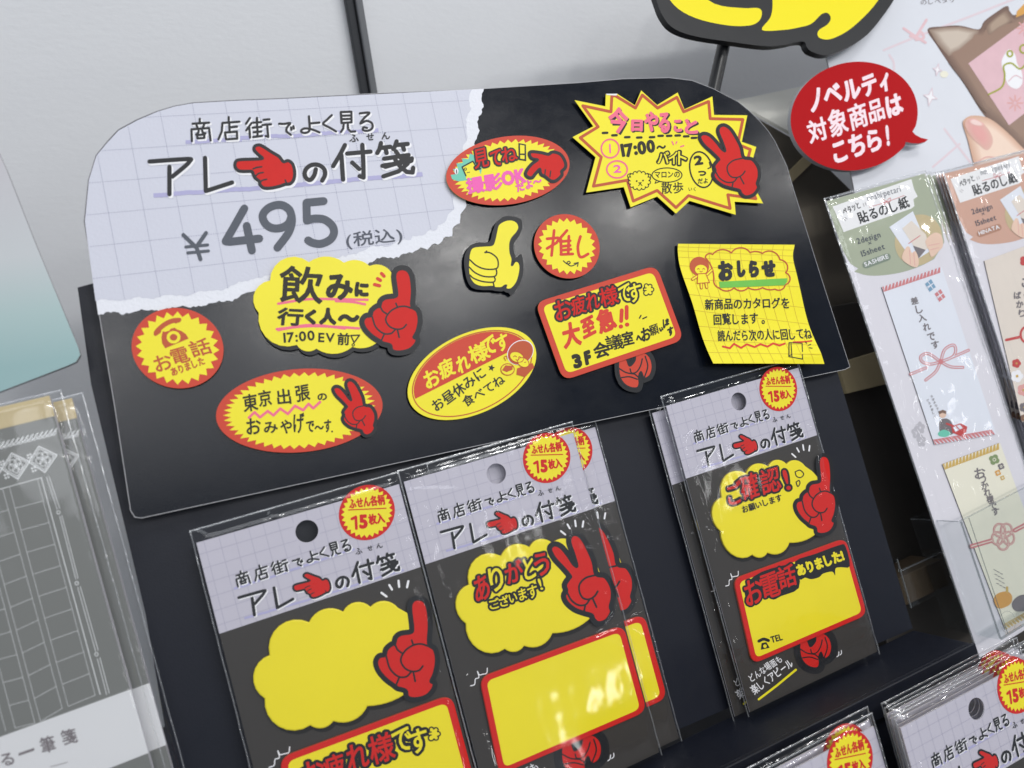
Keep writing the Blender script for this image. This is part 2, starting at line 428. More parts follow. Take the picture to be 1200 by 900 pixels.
class Sheet:
    """printed or cut flat work gathered into one mesh; xy go through a map to the thing's own plane"""
    def __init__(s, m=IDENT, bend=None):
        s.m, s.bend = m, bend
        s.V, s.F, s.I, s.slots = [], [], [], []
        s.cnt = 0
    def slot(s, name):
        if name not in s.slots: s.slots.append(name)
        return s.slots.index(name)
    def zj(s):
        s.cnt += 1
        return (s.cnt % 41) * 0.0006
    def put(s, pts, faces, matn, z, m=None):
        """z in mm; pts 2D (or 3D with their own extra z)"""
        b = len(s.V); m = m or s.m; k = s.slot(matn)
        for p in pts:
            x, y = m(p[0], p[1])
            s.V.append((x, y, (z + (p[2] if len(p) > 2 else 0)) * MM))
        for f in faces:
            s.F.append(tuple(b + i for i in f)); s.I.append(k)
    def fill(s, pts, matn, z, holes=(), m=None, j=True):
        loops = [[Vector((p[0], p[1], 0)) for p in l] for l in (pts, *holes)]
        flat = [tuple(p) for l in (pts, *holes) for p in l]
        s.put([(p[0], p[1]) for p in flat], tessellate_polygon(loops), matn, z + (s.zj() if j else 0), m)
    def slab(s, pts, matn, z0, z1, side=None, holes=(), m=None, back=True, bevel=0):
        s.fill(pts, matn, z1, holes, m, j=False)
        if back: s.fill(pts, side or matn, z0, holes, m, j=False)
        for l in (pts, *holes):
            n = len(l)
            s.put([(p[0], p[1], 0) for p in l] + [(p[0], p[1], z1 - z0) for p in l],
                  [(i, (i + 1) % n, n + (i + 1) % n, n + i) for i in range(n)], side or matn, z0, m)
    def stroke(s, pts, w, matn, z, closed=False, m=None, caps=True, sharp=35):
        pts = [p for i, p in enumerate(pts) if i == 0 or math.dist(p, pts[i - 1]) > 1e-9]
        if closed and len(pts) > 2 and math.dist(pts[0], pts[-1]) < 1e-9: pts = pts[:-1]
        n = len(pts)
        if n < 2: return
        z += s.zj(); h = w / 2
        P = [Vector(p[:2]) for p in pts]
        segs = n if closed else n - 1
        D = [(P[(i + 1) % n] - P[i]).normalized() for i in range(segs)]
        def nrm(d): return Vector((-d.y, d.x)) * h
        disc = []
        ends = []
        for i in range(segs):
            j = (i + 1) % n
            q = []
            for idx, (din, dout, mine) in enumerate(((D[i - 1] if (closed or i > 0) else None, D[i], D[i]), (D[i], D[(i + 1) % segs] if (closed or i + 1 < segs) else None, D[i]))):
                if din is None or dout is None: q.append(nrm(mine)); continue
                ang = math.degrees(math.acos(max(-1, min(1, din.dot(dout)))))
                if ang > sharp:
                    q.append(nrm(mine))
                    if idx == 1: disc.append(j)
                else:
                    mm = nrm(din) + nrm(dout); q.append(mm / max(0.5, 1 + din.dot(dout)))
            lv = (i % 5) * 0.00035
            s.put([(*(P[i] + q[0]), lv), (*(P[i] - q[0]), lv), (*(P[j] - q[1]), lv), (*(P[j] + q[1]), lv)], [(1, 2, 3, 0)], matn, z, m)
        if caps and not closed: disc += [0, n - 1]
        for t, i in enumerate(disc):
            c = P[i]; k = 10; lv = 0.002 + (t % 7) * 0.00035
            s.put([(c.x + h * math.cos(a), c.y + h * math.sin(a), lv) for a in (2 * math.pi * x / k for x in range(k))], [tuple(range(k))], matn, z, m)
    def ring(s, c, rx, ry, w, matn, z, tilt=0, n=28, m=None):
        ca, sa = math.cos(tilt), math.sin(tilt)
        s.stroke([(c[0] + rx * math.cos(t) * ca - ry * math.sin(t) * sa, c[1] + rx * math.cos(t) * sa + ry * math.sin(t) * ca) for t in (2 * math.pi * i / n for i in range(n))], w, matn, z, closed=True, m=m)
    def glyph(s, ch, T, matn, z, bold=0.0, m=None, lift=0.0):
        """T maps glyph units (y up) to the sheet's xy; bold in xy units widens the strokes"""
        g = glyph(ch); zz = z + s.zj()
        s.put([T(*v) for v in g['v']], g['f'], matn, zz, m)
        if bold > 0:
            for l in g['loops']: s.stroke([T(*v) for v in l], 2 * bold, matn, z, closed=True, m=m)
    def text(s, st, p0, p1, h, matn, z, bold=0.0, jit=0.0, m=None, wide=0.98, sq=1.0, yup=False):
        """a line of writing whose baseline runs p0 -> p1; h = letter height; bold in fractions of h"""
        gl = [glyph(c) for c in st]; tot = sum(g['adv'] for g in gl) or 1
        jit *= 1.9
        e = Vector((p1[0] - p0[0], p1[1] - p0[1])); L = e.length; e.normalize()
        up = Vector((-e.y, e.x)) if yup else Vector((e.y, -e.x))
        x = 0.0
        for c, g in zip(st, gl):
            w = g['adv'] * L / tot
            if c != ' ':
                kx = L / tot * wide; ky = h * sq
                a = random.uniform(-jit, jit) * 0.25; ca, sa = math.cos(a), math.sin(a)
                dy = random.uniform(-jit, jit) * 0.25; sc = 1 + random.uniform(-jit, jit) * 0.3
                gx = (g['bb'][0] + g['bb'][2]) / 2
                off = x + w / 2
                def T(X, Y, off=off, gx=gx, ca=ca, sa=sa, dy=dy, sc=sc):
                    X0 = (X - gx) * sc; Y0 = (Y + 0.10 - 0.45) * sc
                    X1 = X0 * ca - Y0 * sa; Y1 = X0 * sa + Y0 * ca + 0.45 + dy
                    q = e * (off + X1 * kx) + up * (Y1 * ky)
                    return p0[0] + q.x, p0[1] + q.y
                s.glyph(c, T, matn, z, bold * h, m)
            x += w
    def box(s, ch, bx, matn, z, bold=0.0, rot=0.0, m=None, skew=0.0):
        """one letter stretched to fill a box (x0, y0, x1, y1) of a y-down sheet; bold in xy units; rot deg anticlockwise"""
        if matn in ('ink_brown', 'marker_red', 'pink_ink'):      # pen writing: no two letters sit alike
            rot += random.uniform(-4, 4); hgt = bx[3] - bx[1]
            bx = tuple(q + random.uniform(-.025, .025) * hgt for q in bx)
        g = glyph(ch); a = math.radians(rot); ca, sa = math.cos(a), math.sin(a)
        R = lambda X, Y: (X * ca - Y * sa, X * sa + Y * ca)
        q = [R(*v) for v in g['v']]
        x0, x1 = min(p[0] for p in q), max(p[0] for p in q); y0, y1 = min(p[1] for p in q), max(p[1] for p in q)
        X0, Y0, X1, Y1 = bx; b = bold
        kx = (X1 - X0 - 2 * b) / max(1e-6, x1 - x0); ky = (Y1 - Y0 - 2 * b) / max(1e-6, y1 - y0)
        def T(X, Y):
            u_, v_ = R(X, Y)
            return X0 + b + (u_ - x0) * kx, Y1 - b - (v_ - y0) * ky
        s.glyph(ch, T, matn, z, b, m)
    def build(s, name, parent=None, world_m=None, label=None):
        me = bpy.data.meshes.new(name)
        V = s.V
        if s.bend: V = [s.bend(*v) for v in V]
        me.from_pydata(V, [], s.F)
        for n in s.slots: me.materials.append(MATS[n])
        me.polygons.foreach_set('material_index', s.I)
        me.update()
        o = bpy.data.objects.new(name, me); COL.objects.link(o)
        if parent: o.parent = parent
        if world_m: o.matrix_world = world_m
        if label: o['label'] = label
        return o

def thing(name, label, cat, fr, group=None):
    o = bpy.data.objects.new(name, None); COL.objects.link(o)
    o.empty_display_size = 0.02
    o.matrix_world = fr.matrix()
    o['label'] = label; o['category'] = cat
    if group: o['group'] = group
    return o

def mesh_obj(name, V, F, matn, parent=None, mw=None, smooth_=False):
    me = bpy.data.meshes.new(name); me.from_pydata(V, [], F); me.materials.append(MATS[matn]); me.update()
    if smooth_: me.polygons.foreach_set('use_smooth', [True] * len(me.polygons))
    o = bpy.data.objects.new(name, me); COL.objects.link(o)
    if parent: o.parent = parent
    if mw: o.matrix_world = mw
    return o

def box_vf(x0, y0, z0, x1, y1, z1):
    V = [(x, y, z) for z in (z0, z1) for y in (y0, y1) for x in (x0, x1)]
    return V, [(0, 2, 3, 1), (4, 5, 7, 6), (0, 1, 5, 4), (2, 6, 7, 3), (0, 4, 6, 2), (1, 3, 7, 5)]

def boxes(name, lst, matn, parent=None, mw=None, bev=0.0006):
    """several boxes of one part, bevelled, in one mesh"""
    bm = bmesh.new()
    for b in lst:
        V, F = box_vf(*b); vs = [bm.verts.new(v) for v in V]
        for f in F: bm.faces.new([vs[i] for i in f])
    bmesh.ops.recalc_face_normals(bm, faces=bm.faces)
    if bev: bmesh.ops.bevel(bm, geom=bm.edges[:], offset=bev, segments=2, affect='EDGES', profile=0.5)
    me = bpy.data.meshes.new(name); bm.to_mesh(me); bm.free(); me.materials.append(MATS[matn])
    o = bpy.data.objects.new(name, me); COL.objects.link(o)
    if parent: o.parent = parent
    if mw: o.matrix_world = mw
    return o

def film(w, h, seed, dome=2.6, nx=100, ny=170, edge=0.4, rough=0.5, folds=10):
    """the front of a cellophane bag: a thin wavy sheet with creases that run in from its edges (mm)"""
    rnd = random.Random(seed)
    fl = []
    for _ in range(folds):
        side = rnd.choice('LRTLR'); t = rnd.random()
        p = {'L': (0, h * t), 'R': (w, h * t), 'T': (w * t, h)}[side]
        a = {'L': rnd.uniform(-.9, .9), 'R': math.pi + rnd.uniform(-.9, .9), 'T': -math.pi / 2 + rnd.uniform(-.8, .8)}[side]
        fl.append((p, a, rnd.uniform(10, 38), rnd.uniform(.10, .34) * rnd.choice((-1, 1, 1)), rnd.uniform(.55, 1.5), rnd.uniform(-.02, .02)))
    for _ in range(folds // 2):
        side = rnd.choice((0, 1)); x = rnd.uniform(1.2, 8.0); x = x if side == 0 else w - x
        fl.append(((x, h * rnd.random()), rnd.choice((-1, 1)) * math.pi / 2 + rnd.uniform(-.13, .13), rnd.uniform(15, 60), rnd.uniform(.12, .35), rnd.uniform(.5, 1.0), 0.0))
    V, F = [], []
    for j in range(ny + 1):
        for i in range(nx + 1):
            tx = 0.5 - 0.5 * math.cos(math.pi * i / nx) * (0.55 + 0.45 * abs(2 * i / nx - 1)); ty = j / ny
            tx = i / nx + (0.5 - 0.5 * math.cos(math.pi * i / nx) - i / nx) * 0.6
            x, y = tx * w, ty * h
            e = min(1, min(x, w - x) / 6.0) ; e2 = min(1, min(y, h - y) / 5.0)
            z = edge + dome * (1 - (1 - e) ** 2) * (1 - (1 - e2) ** 2 * 0.8)
            z += rough * noise.noise((x * .045, y * .03, seed * 3.1)) * e
            z += rough * .35 * noise.noise((x * .16, y * .10, seed * 1.7))
            z += rough * .5 * (1 - e) * noise.noise((x * .5, y * .35, seed * 5.3))
            for (p, a, L, amp, wd, cv) in fl:
                dx, dy = x - p[0], y - p[1]; s_ = dx * math.cos(a) + dy * math.sin(a); d = -dx * math.sin(a) + dy * math.cos(a)
                if -2 < s_ < L and -9 < d < 9:
                    d -= cv * s_ * s_ * .5
                    z += amp * (1 - max(0, s_) / L) * math.exp(-(d / wd) ** 2)
            V.append((x * MM, y * MM, max(0.15, z) * MM))
    for j in range(ny):
        for i in range(nx):
            a = j * (nx + 1) + i; F.append((a, a + 1, a + nx + 2, a + nx + 1))
    return V, F

def make_bag(parent, w, h, seed, **k):
    V, F = film(w, h, seed, **k)
    o = mesh_obj('bag', V, F, 'film', parent, smooth_=True)
    rnd = random.Random(seed)
    s = Sheet()
    for x in (0.35, w - 0.35):
        p = [(x + rnd.uniform(-.12, .12), h * t / 30) for t in range(31)]
        # folded side seam: a thin raised fin
        vs, fs = [], []
        for (a, b) in p:
            d = 0.32
            vs += [(a - d, b, 0.1), (a, b, 0.8 + rnd.uniform(-.12, .2)), (a + d, b, 0.25)]
        for i in range(30):
            q = 3 * i
            fs += [(q, q + 1, q + 4, q + 3), (q + 1, q + 2, q + 5, q + 4)]
        s.put(vs, fs, 'film_edge', 0.3)
    vs, fs = [], []
    for t in range(41):
        a = w * t / 40
        vs += [(a, h + .1, 0.2 + rnd.uniform(0, .2)), (a, h - 0.35, 0.6 + rnd.uniform(-.1, .12)), (a, h - 0.8, 0.3)]
    for i in range(40):
        q = 3 * i; fs += [(q, q + 1, q + 4, q + 3), (q + 1, q + 2, q + 5, q + 4)]
    s.put(vs, fs, 'film_edge', 0.3)
    e = s.build('bag_seam', o)
    e.data.polygons.foreach_set('use_smooth', [True] * len(e.data.polygons))
    return o

def copy_tree(o, parent=None):
    c = o.copy(); COL.objects.link(c)
    if parent: c.parent = parent
    for ch in o.children: copy_tree(ch, c)
    return c

# ------------------------------------------------------------------ setting
def hit_y(px, py, Y):
    r = ray_w(px, py); t = (Y - CAM_W.y) / r.y
    p = CAM_W + r * t
    return p
WALL_Y = 0.235
TABLE_Z = -0.335
o = boxes('wall', [(-1.6, WALL_Y, TABLE_Z - 0.3, 1.8, WALL_Y + 0.05, 1.3)], 'wall', bev=0); o['kind'] = 'structure'
o = boxes('table', [(-1.6, -0.62, TABLE_Z - 0.03, 1.8, WALL_Y - 0.002, TABLE_Z)], 'table', bev=0); o['kind'] = 'structure'

# metal joint strip between two wall panels
a = hit_y(401, -20, WALL_Y - 0.006); b = hit_y(423, 108, WALL_Y - 0.006)
w_ = (hit_y(422, 40, WALL_Y) - hit_y(403, 40, WALL_Y)).x
dx = (b.x - a.x) / (b.z - a.z)
def joint():
    r = bpy.data.objects.new('wall_joint', None); COL.objects.link(r)
    r['label'] = 'dark grey upright joint strip between the pale wall panels, above the price sign'; r['category'] = 'joint strip'
    zc = a.z; r.location = (a.x, WALL_Y, TABLE_Z)
    tilt = -math.atan(dx)
    r.rotation_euler = (0, -tilt * 0 + math.atan(dx), 0)
    hgt = 1.2
    x_at = a.x - (a.z - TABLE_Z) * dx
    r.location = (x_at, WALL_Y, TABLE_Z)
    boxes('strip', [(0, -0.006, 0, w_ * .52, -0.0005, hgt)], 'joint_dark', r, bev=0.001)
    boxes('strip', [(w_ * .52 + .0006, -0.009, 0, w_, -0.0005, hgt)], 'joint_grey', r, bev=0.001)
joint()

# ------------------------------------------------------------------ the navy cardboard stand
def stand():
    fr = Frame(uv(1072, 737), 0.0, 3.3)
    t = thing('display_stand', 'navy blue cardboard tiered display stand behind the sign and hanging packs', 'display stand', fr)
    p = Sheet(lambda x, y: fr.loc(x, y))
    p.slab([(90, 336), (108, 331), (700, 300), (950, 330), (985, 440), (1072, 737), (820, 846), (235, 1099), (170, 720), (106, 450)], 'stand_navy', -8.0, -1.5)
    p.build('back_panel', t)
    L_ = -0.40
    boxes('ledge', [(L_, -0.0100, -0.0012, 0, -0.0008, 0.036)], 'stand_navy', t, bev=0.0008)
    boxes('lip', [(L_, -0.0135, 0.0364, 0.0005, -0.0004, 0.0385)], 'stand_navy', t, bev=0.0006)
    boxes('lower_panel', [(L_, -0.21, 0.018, -0.002, -0.0105, 0.034)], 'stand_navy', t, bev=0.0008)
    return t
stand()

# ------------------------------------------------------------------ printed hands (outline + crease lines), drawn in the zoom they were surveyed in
HAND_POINT = dict(out=[(755, 440), (765, 415), (800, 407), (870, 405), (948, 398), (915, 365), (890, 335), (895, 312), (925, 305), (960, 322), (1010, 355), (1060, 385), (1092, 422),
                       (1125, 415), (1155, 438), (1168, 490), (1163, 540), (1140, 570), (1105, 575), (1060, 590), (1000, 602), (955, 600), (932, 580), (925, 555), (900, 535), (885, 510), (872, 485),
                       (830, 484), (785, 482), (762, 465)],
                  lines=[[(940, 455), (905, 460), (880, 470)], [(950, 495), (918, 502), (898, 520)], [(975, 543), (945, 550), (930, 566)], [(948, 398), (925, 402)], [(1105, 548), (1115, 572)]], box=(740, 295, 1180, 610))
HAND_INDEX = dict(out=[(985, 200), (1000, 160), (1035, 150), (1070, 165), (1090, 210), (1098, 300), (1094, 398), (1130, 430), (1143, 490), (1130, 560), (1108, 605), (1128, 618), (1118, 650), (1080, 685), (1020, 700), (968, 692), (955, 655),
                       (905, 640), (878, 622), (830, 590), (788, 545), (772, 500), (790, 470), (825, 462), (835, 430), (865, 405), (885, 398), (895, 365), (925, 345), (985, 336), (998, 310)],
                  lines=[[(990, 378), (1000, 402)], [(1096, 412), (1050, 398), (1000, 405), (950, 435), (922, 485), (945, 530), (990, 550), (1035, 545), (1060, 520)], [(1000, 552), (1012, 605)],
                         [(886, 400), (902, 430), (928, 448)], [(832, 468), (855, 535), (905, 578), (955, 580), (985, 555)], [(912, 585), (895, 622)]], box=(765, 145, 1148, 702))
HAND_PEACE = dict(out=[(795, 310), (815, 292), (850, 302), (890, 342), (920, 380), (942, 390), (925, 335), (903, 280), (910, 250), (938, 243), (970, 265), (1000, 310), (1030, 370), (1046, 430), (1098, 442), (1132, 490), (1136, 540), (1125, 580),
                       (1132, 605), (1105, 642), (1062, 655), (1036, 638), (1025, 618), (980, 606), (930, 590), (888, 560), (873, 530), (885, 505), (878, 478), (900, 448), (905, 436), (868, 398), (818, 352)],
                  lines=[[(1045, 432), (990, 445), (956, 475), (955, 510), (975, 540), (1010, 545), (1040, 530), (1057, 508)], [(1030, 545), (1050, 582)], [(885, 512), (910, 550), (950, 573), (990, 570), (1010, 548)], [(987, 575), (980, 605)]], box=(793, 243, 1137, 656))
HAND_GRIP = dict(out=[(455, 515), (490, 512), (506, 545), (530, 520), (535, 490), (570, 478), (603, 503), (615, 550), (603, 592), (575, 606), (560, 575), (550, 600), (553, 630), (542, 652), (508, 650), (475, 628), (455, 585)],
                 lines=[[(456, 558), (490, 578), (530, 585)], [(468, 602), (505, 598), (542, 610)], [(508, 560), (516, 580), (540, 574), (558, 545), (566, 512)], [(580, 500), (592, 548), (576, 602)], [(530, 585), (548, 600)]], box=(440, 478, 625, 655))
HAND_LOW = dict(out=[(720, 250), (735, 238), (800, 245), (850, 256), (880, 240), (930, 255), (960, 300), (965, 340), (938, 370), (940, 395), (905, 430), (870, 435), (830, 405), (800, 388), (790, 352), (755, 385), (735, 410), (710, 410), (693, 390), (705, 360), (737, 322), (777, 290), (735, 278)],
                lines=[[(790, 350), (800, 382)], [(828, 360), (824, 396)], [(865, 370), (860, 408)]], box=(690, 236, 968, 437))

def draw_hand(s, H, T, w, z, ink='ink', col='red', out_w=None, m=None, sh=4, back=None):
    """outline backing, coloured fill, crease lines; T maps the survey zoom to the sheet"""
    o_ = [T(p) for p in smooth(H['out'], True, sh)]
    bw = (out_w or w * 1.3) * 1.35
    s.stroke(o_, 2 * bw, back or ink, z, closed=True, m=m, sharp=28)
    s.fill(o_, col, z + 0.06, m=m)
    s.stroke(o_, w * 1.5, ink, z + 0.115, closed=True, m=m, sharp=28)
    for l in H['lines']: s.stroke([T(p) for p in smooth(l, False, 4)], w, ink, z + 0.11, m=m)

KEEP = lambda p: (p[0], p[1])

def pop(s, ch, bx, z, fill_='red', ink='ink', b_out=10, b_in=3, rot=0, m=None):
    b_out *= 1.35; b_in *= 0.45
    """fat outlined letter"""
    s.box(ch, (bx[0] - b_out, bx[1] - b_out, bx[2] + b_out, bx[3] + b_out), ink, z, bold=b_out + b_in, rot=rot, m=m)
    s.box(ch, (bx[0] - b_in, bx[1] - b_in, bx[2] + b_in, bx[3] + b_in), fill_, z + 0.06, bold=b_in, rot=rot, m=m)

# ------------------------------------------------------------------ hand-lettered title, as pen strokes (y-down px x 6 of the sign's survey)
def z2(l): return [(x + 1140, y) for x, y in l]       # second zoom window lies 190 px to the right
TITLE_A = [[(505, 118), (505, 150)], [(455, 152), (570, 145)], [(482, 160), (490, 183)], [(536, 155), (527, 182)], [(450, 275), (447, 192), (570, 182), (581, 270)], [(498, 200), (494, 216), (480, 228)], [(520, 198), (528, 215), (545, 220)],
           [(487, 232), (537, 228), (537, 252), (489, 255), (487, 232)],
           [(708, 106), (709, 142)], [(784, 138), (664, 147), (660, 205), (636, 262)], [(712, 150), (715, 210)], [(715, 178), (766, 173)], [(682, 214), (766, 208), (768, 257), (690, 262), (682, 214)],
           [(857, 112), (830, 152)], [(868, 148), (832, 198)], [(853, 178), (858, 250)], [(880, 145), (936, 141)], [(907, 112), (908, 178)], [(876, 180), (938, 174)], [(884, 212), (936, 207)], [(910, 190), (911, 240)], [(880, 246), (942, 238)], [(953, 125), (994, 121)], [(946, 161), (1006, 156)], [(978, 158), (986, 245), (968, 238)],
           [(1063, 152), (1100, 153), (1140, 148), (1118, 178), (1115, 205), (1145, 230)], [(1146, 178), (1150, 194)], [(1162, 170), (1166, 186)],
           *map(z2, [[(132, 100), (137, 190), (118, 214), (88, 215), (78, 200), (95, 187), (125, 186), (165, 196), (206, 213)], [(140, 150), (205, 144)],
                     [(292, 92), (258, 125), (232, 153), (278, 180), (322, 206)],
                     [(356, 70), (430, 68), (431, 142), (362, 147), (356, 70)], [(362, 96), (428, 94)], [(364, 120), (428, 118)], [(376, 150), (373, 185), (357, 210)], [(404, 150), (408, 190), (425, 208), (457, 206)],
                     [(490, 79), (556, 75), (520, 112), (494, 150), (535, 132), (570, 145), (580, 170), (568, 192), (540, 202), (512, 196), (516, 178), (540, 182)]])]
CURVED_A = {25, 28, 29, 30, 36}
TITLE_B = [[(152, 418), (290, 408), (430, 400), (437, 412), (400, 452), (312, 524)], [(292, 455), (292, 648)], [(542, 392), (548, 625), (732, 565)],
           *map(z2, [[(180, 472), (170, 512), (145, 545), (118, 540), (102, 508), (112, 470), (150, 442), (200, 442), (238, 470), (245, 510), (225, 552)],
                     [(385, 302), (350, 370), (302, 450)], [(360, 372), (366, 460), (372, 545)], [(400, 362), (565, 348)], [(507, 300), (514, 420), (516, 530), (488, 520)], [(436, 425), (485, 470)],
                     [(638, 288), (628, 330), (612, 358)], [(632, 322), (704, 314)], [(668, 322), (678, 358)], [(748, 276), (738, 308), (724, 330)], [(742, 302), (826, 294)], [(788, 302), (800, 335)],
                     [(660, 398), (832, 372)], [(742, 345), (772, 388), (852, 412), (855, 395)], [(828, 385), (760, 428), (668, 455)], [(648, 448), (845, 415)], [(738, 405), (772, 452), (818, 490), (860, 495), (864, 462)], [(826, 432), (762, 486), (655, 522)]])]
CURVED_B = {0, 3}

def draw_title(s, TA, TB, wa, wb, z, halo=True, m=None, hand=True, hs=(0.9, 0.9), shadow='white_ink', ink='ink'):
    for (L, T, w, cur) in ((TITLE_A, TA, wa, CURVED_A), (TITLE_B, TB, wb, CURVED_B)):
        k = getattr(T, 'k', 1.0)
        for i, l in enumerate(L):
            l = smooth(l, False, 4) if i in cur else l
            if halo: s.stroke([T(x + 9, y + 10) for x, y in l], w * 1.25, shadow, z, m=m)
            s.stroke([T(x, y) for x, y in l], w, ink, z + 0.06, m=m)

# ------------------------------------------------------------------ the sign board
BN = 0.0062
bo = uv(155, 607, BN)
FB = Frame(bo, BN)
BP = lambda x, y: FB.loc(x, y)
OUT = [(98, 260), (103, 211), (112, 182), (125, 166), (138, 152), (160, 140), (184, 130), (204, 124), (226, 120), (278, 117), (330, 115), (450, 109), (567, 104), (678, 97), (729, 92.5), (784, 91),
       (811, 94.4), (836, 104), (849, 111), (864.5, 119), (878, 130), (890, 141.6), (900, 153), (908, 165), (922, 194), (931, 225), (942, 260), (960, 318), (996, 430), (990, 433), (575, 519), (166, 607), (158, 606), (153, 598), (135, 480)]
TORN = [(567, 104), (562, 140), (557, 172), (551, 200), (545, 240), (538, 261), (526, 278), (510, 287), (490, 293), (476, 297), (430, 308), (380, 322), (297, 341), (263, 354), (205, 361), (160, 365), (115, 369)]
TORN_IN = [(553, 105), (548, 140), (543, 180), (537, 215), (531, 243), (520, 260), (508, 270), (488, 277), (470, 283), (430, 292), (370, 310), (297, 326), (258, 340), (200, 347), (160, 350), (112, 353)]

def jag(pts, amp, step, seed):
    rnd = random.Random(seed); out = []
    for i in range(len(pts) - 1):
        a, b = Vector(pts[i]), Vector(pts[i + 1]); L = (b - a).length; n = max(1, int(L / step)); d = (b - a).normalized(); nn = Vector((-d.y, d.x))
        for j in range(n):
            p = a + (b - a) * (j / n)
            if i or j: p = p + nn * rnd.uniform(-amp, amp) + nn * (amp * 1.2 * math.sin(7.3 * (i + j / n)))
            out.append(tuple(p))
    out.append(tuple(pts[-1]))
    return out

def sign():
    t = thing('sign_board', 'black rounded sign board with torn lavender grid paper, price 495 and sample sticky notes', 'sign board', FB)
    s = Sheet(BP)
    out = [BP(*p) for p in OUT]
    s2 = Sheet()
    K = 1000
    omm = [(x * K, y * K) for x, y in out]
    s2.slab(omm, 'board_black', -2.4, 0.0, side='board_edge')
    s2.stroke(omm, 0.26, 'board_edge', 0.03, closed=True, sharp=60)
    board = s2.build('board', t)
    # torn paper print
    p = Sheet(BP)
    tj = jag(TORN, 1.3, 3.0, 3); ti = jag(TORN_IN, 1.2, 3.2, 5)
    left = [(99.5, 260), (104.2, 211), (113, 182.6), (126, 167), (139, 153), (161, 141), (184.5, 131), (204, 125), (226, 121), (278, 118), (330, 116), (450, 110)]
    def lft(y): return 99.5 + (y - 260) * (116 - 99.5) / 109.0
    p.fill(left + tj, 'torn_white', 0.05)
    lav = left + ti
    p.fill(lav, 'lavender', 0.11)
    paper = p.build('torn_paper', t)
    # dotted grid, in the board's own mm
    g = Sheet()
    lavmm = [tuple(v * K for v in BP(*q)) for q in lav]
    x0, y0 = (v * K for v in BP(188.7, 136.7)); x1, _ = (v * K for v in BP(303.3, 132)); dx_ = abs(x1 - x0) / 3
    _, yb = (v * K for v in BP(190, 244)); dy_ = abs(y0 - yb) / 3
    def dots(xa, ya, vert):
        if in_poly(xa, ya, lavmm): 
            a_, b_ = (.11, .24) if vert else (.24, .11)
            g.put([(xa - a_, ya - b_), (xa + a_, ya - b_), (xa + a_, ya + b_), (xa - a_, ya + b_)], [(0, 1, 2, 3)], 'grid_dot', 0.20)
    for i in range(-8, 16):
        xx = x0 + i * dx_
        for k in range(-140, 140):
            dots(xx, y0 + k * 1.0, True)
    for i in range(-10, 6):
        yy = y0 + i * dy_
        for k in range(-140, 260): dots(x0 + k * 1.0, yy, False)
    g.build('dotted_grid', paper)
    # lettering
    l = Sheet(zoom(FB, 150, 120, 6.0))
    for (pts, w) in (([(405, 280), (800, 262)], 26), ([(790, 250), (1140, 236), (1760, 196)], 26), ([(180, 655), (520, 630), (900, 605)], 30), ([(880, 606), (1180, 580), (2070, 505)], 30)):
        q = jag(pts, 2.0, 14, 9)
        l.stroke(q, w, 'marker_lilac', 0.22, sharp=80, caps=False)
    I6 = lambda x, y: (x, y)
    draw_title(l, I6, I6, 16.5, 31, 0.28)
    for ch, bx in (('ふ', (1555, 225, 1622, 280)), ('せ', (1675, 218, 1728, 268)), ('ん', (1782, 212, 1842, 262))): l.box(ch, bx, 'ink', 0.34, bold=1.5, rot=4)
    k = 6 / 4.286
    T3 = lambda x, y: (300 + x * k, 600 + y * k)
    for pts, w, cv in (([(370, 105), (322, 190), (276, 270), (300, 272), (445, 256)], 40, 0), ([(382, 192), (408, 316)], 40, 0),
                       ([(607, 145), (596, 112), (565, 90), (530, 88), (488, 105), (462, 140), (475, 180), (510, 203), (555, 202), (592, 180), (607, 145)], 40, 1), ([(607, 140), (608, 178), (590, 230), (536, 302)], 40, 1),
                       ([(768, 68), (682, 76), (684, 166)], 40, 0), ([(684, 166), (720, 156), (770, 160), (810, 190), (820, 228), (800, 262), (755, 282), (715, 278), (690, 265)], 40, 1),
                       ([(64, 238), (128, 300), (178, 228)], 20, 0), ([(130, 300), (150, 360)], 20, 0), ([(76, 298), (186, 288)], 15, 0), ([(86, 328), (190, 318)], 15, 0)):
        pts = [T3(*q) for q in pts]
        l.stroke(smooth(pts, False, 5) if cv else pts, w * k, 'grey_ink', 0.30)
    l.text('(税込)', T3(878, 302), T3(1172, 270), 78 * k, 'thin_grey_ink', 0.30, bold=0.012)
    l.build('title_lettering', t)
    h = Sheet(zoom(FB, 150, 120, 6.0))
    o_ = [(x + 10, y + 12) for x, y in smooth(HAND_POINT['out'], True, 4)]
    h.stroke(o_, 36, 'white_ink', 0.24, closed=True, sharp=28)
    draw_hand(h, HAND_POINT, KEEP, 11, 0.34, out_w=11)
    h.build('pointing_hand', t)
    return t
sign()

# ------------------------------------------------------------------ sample sticky notes on the board
NG = 'sample sticky notes on the sign board'
def note(name, label, centre_px, parts=None):
    fr = Frame(uv(*centre_px, BN + 0.0022), BN + 0.0012)
    return thing('sticky_note', label, 'sticky note', fr, NG), fr

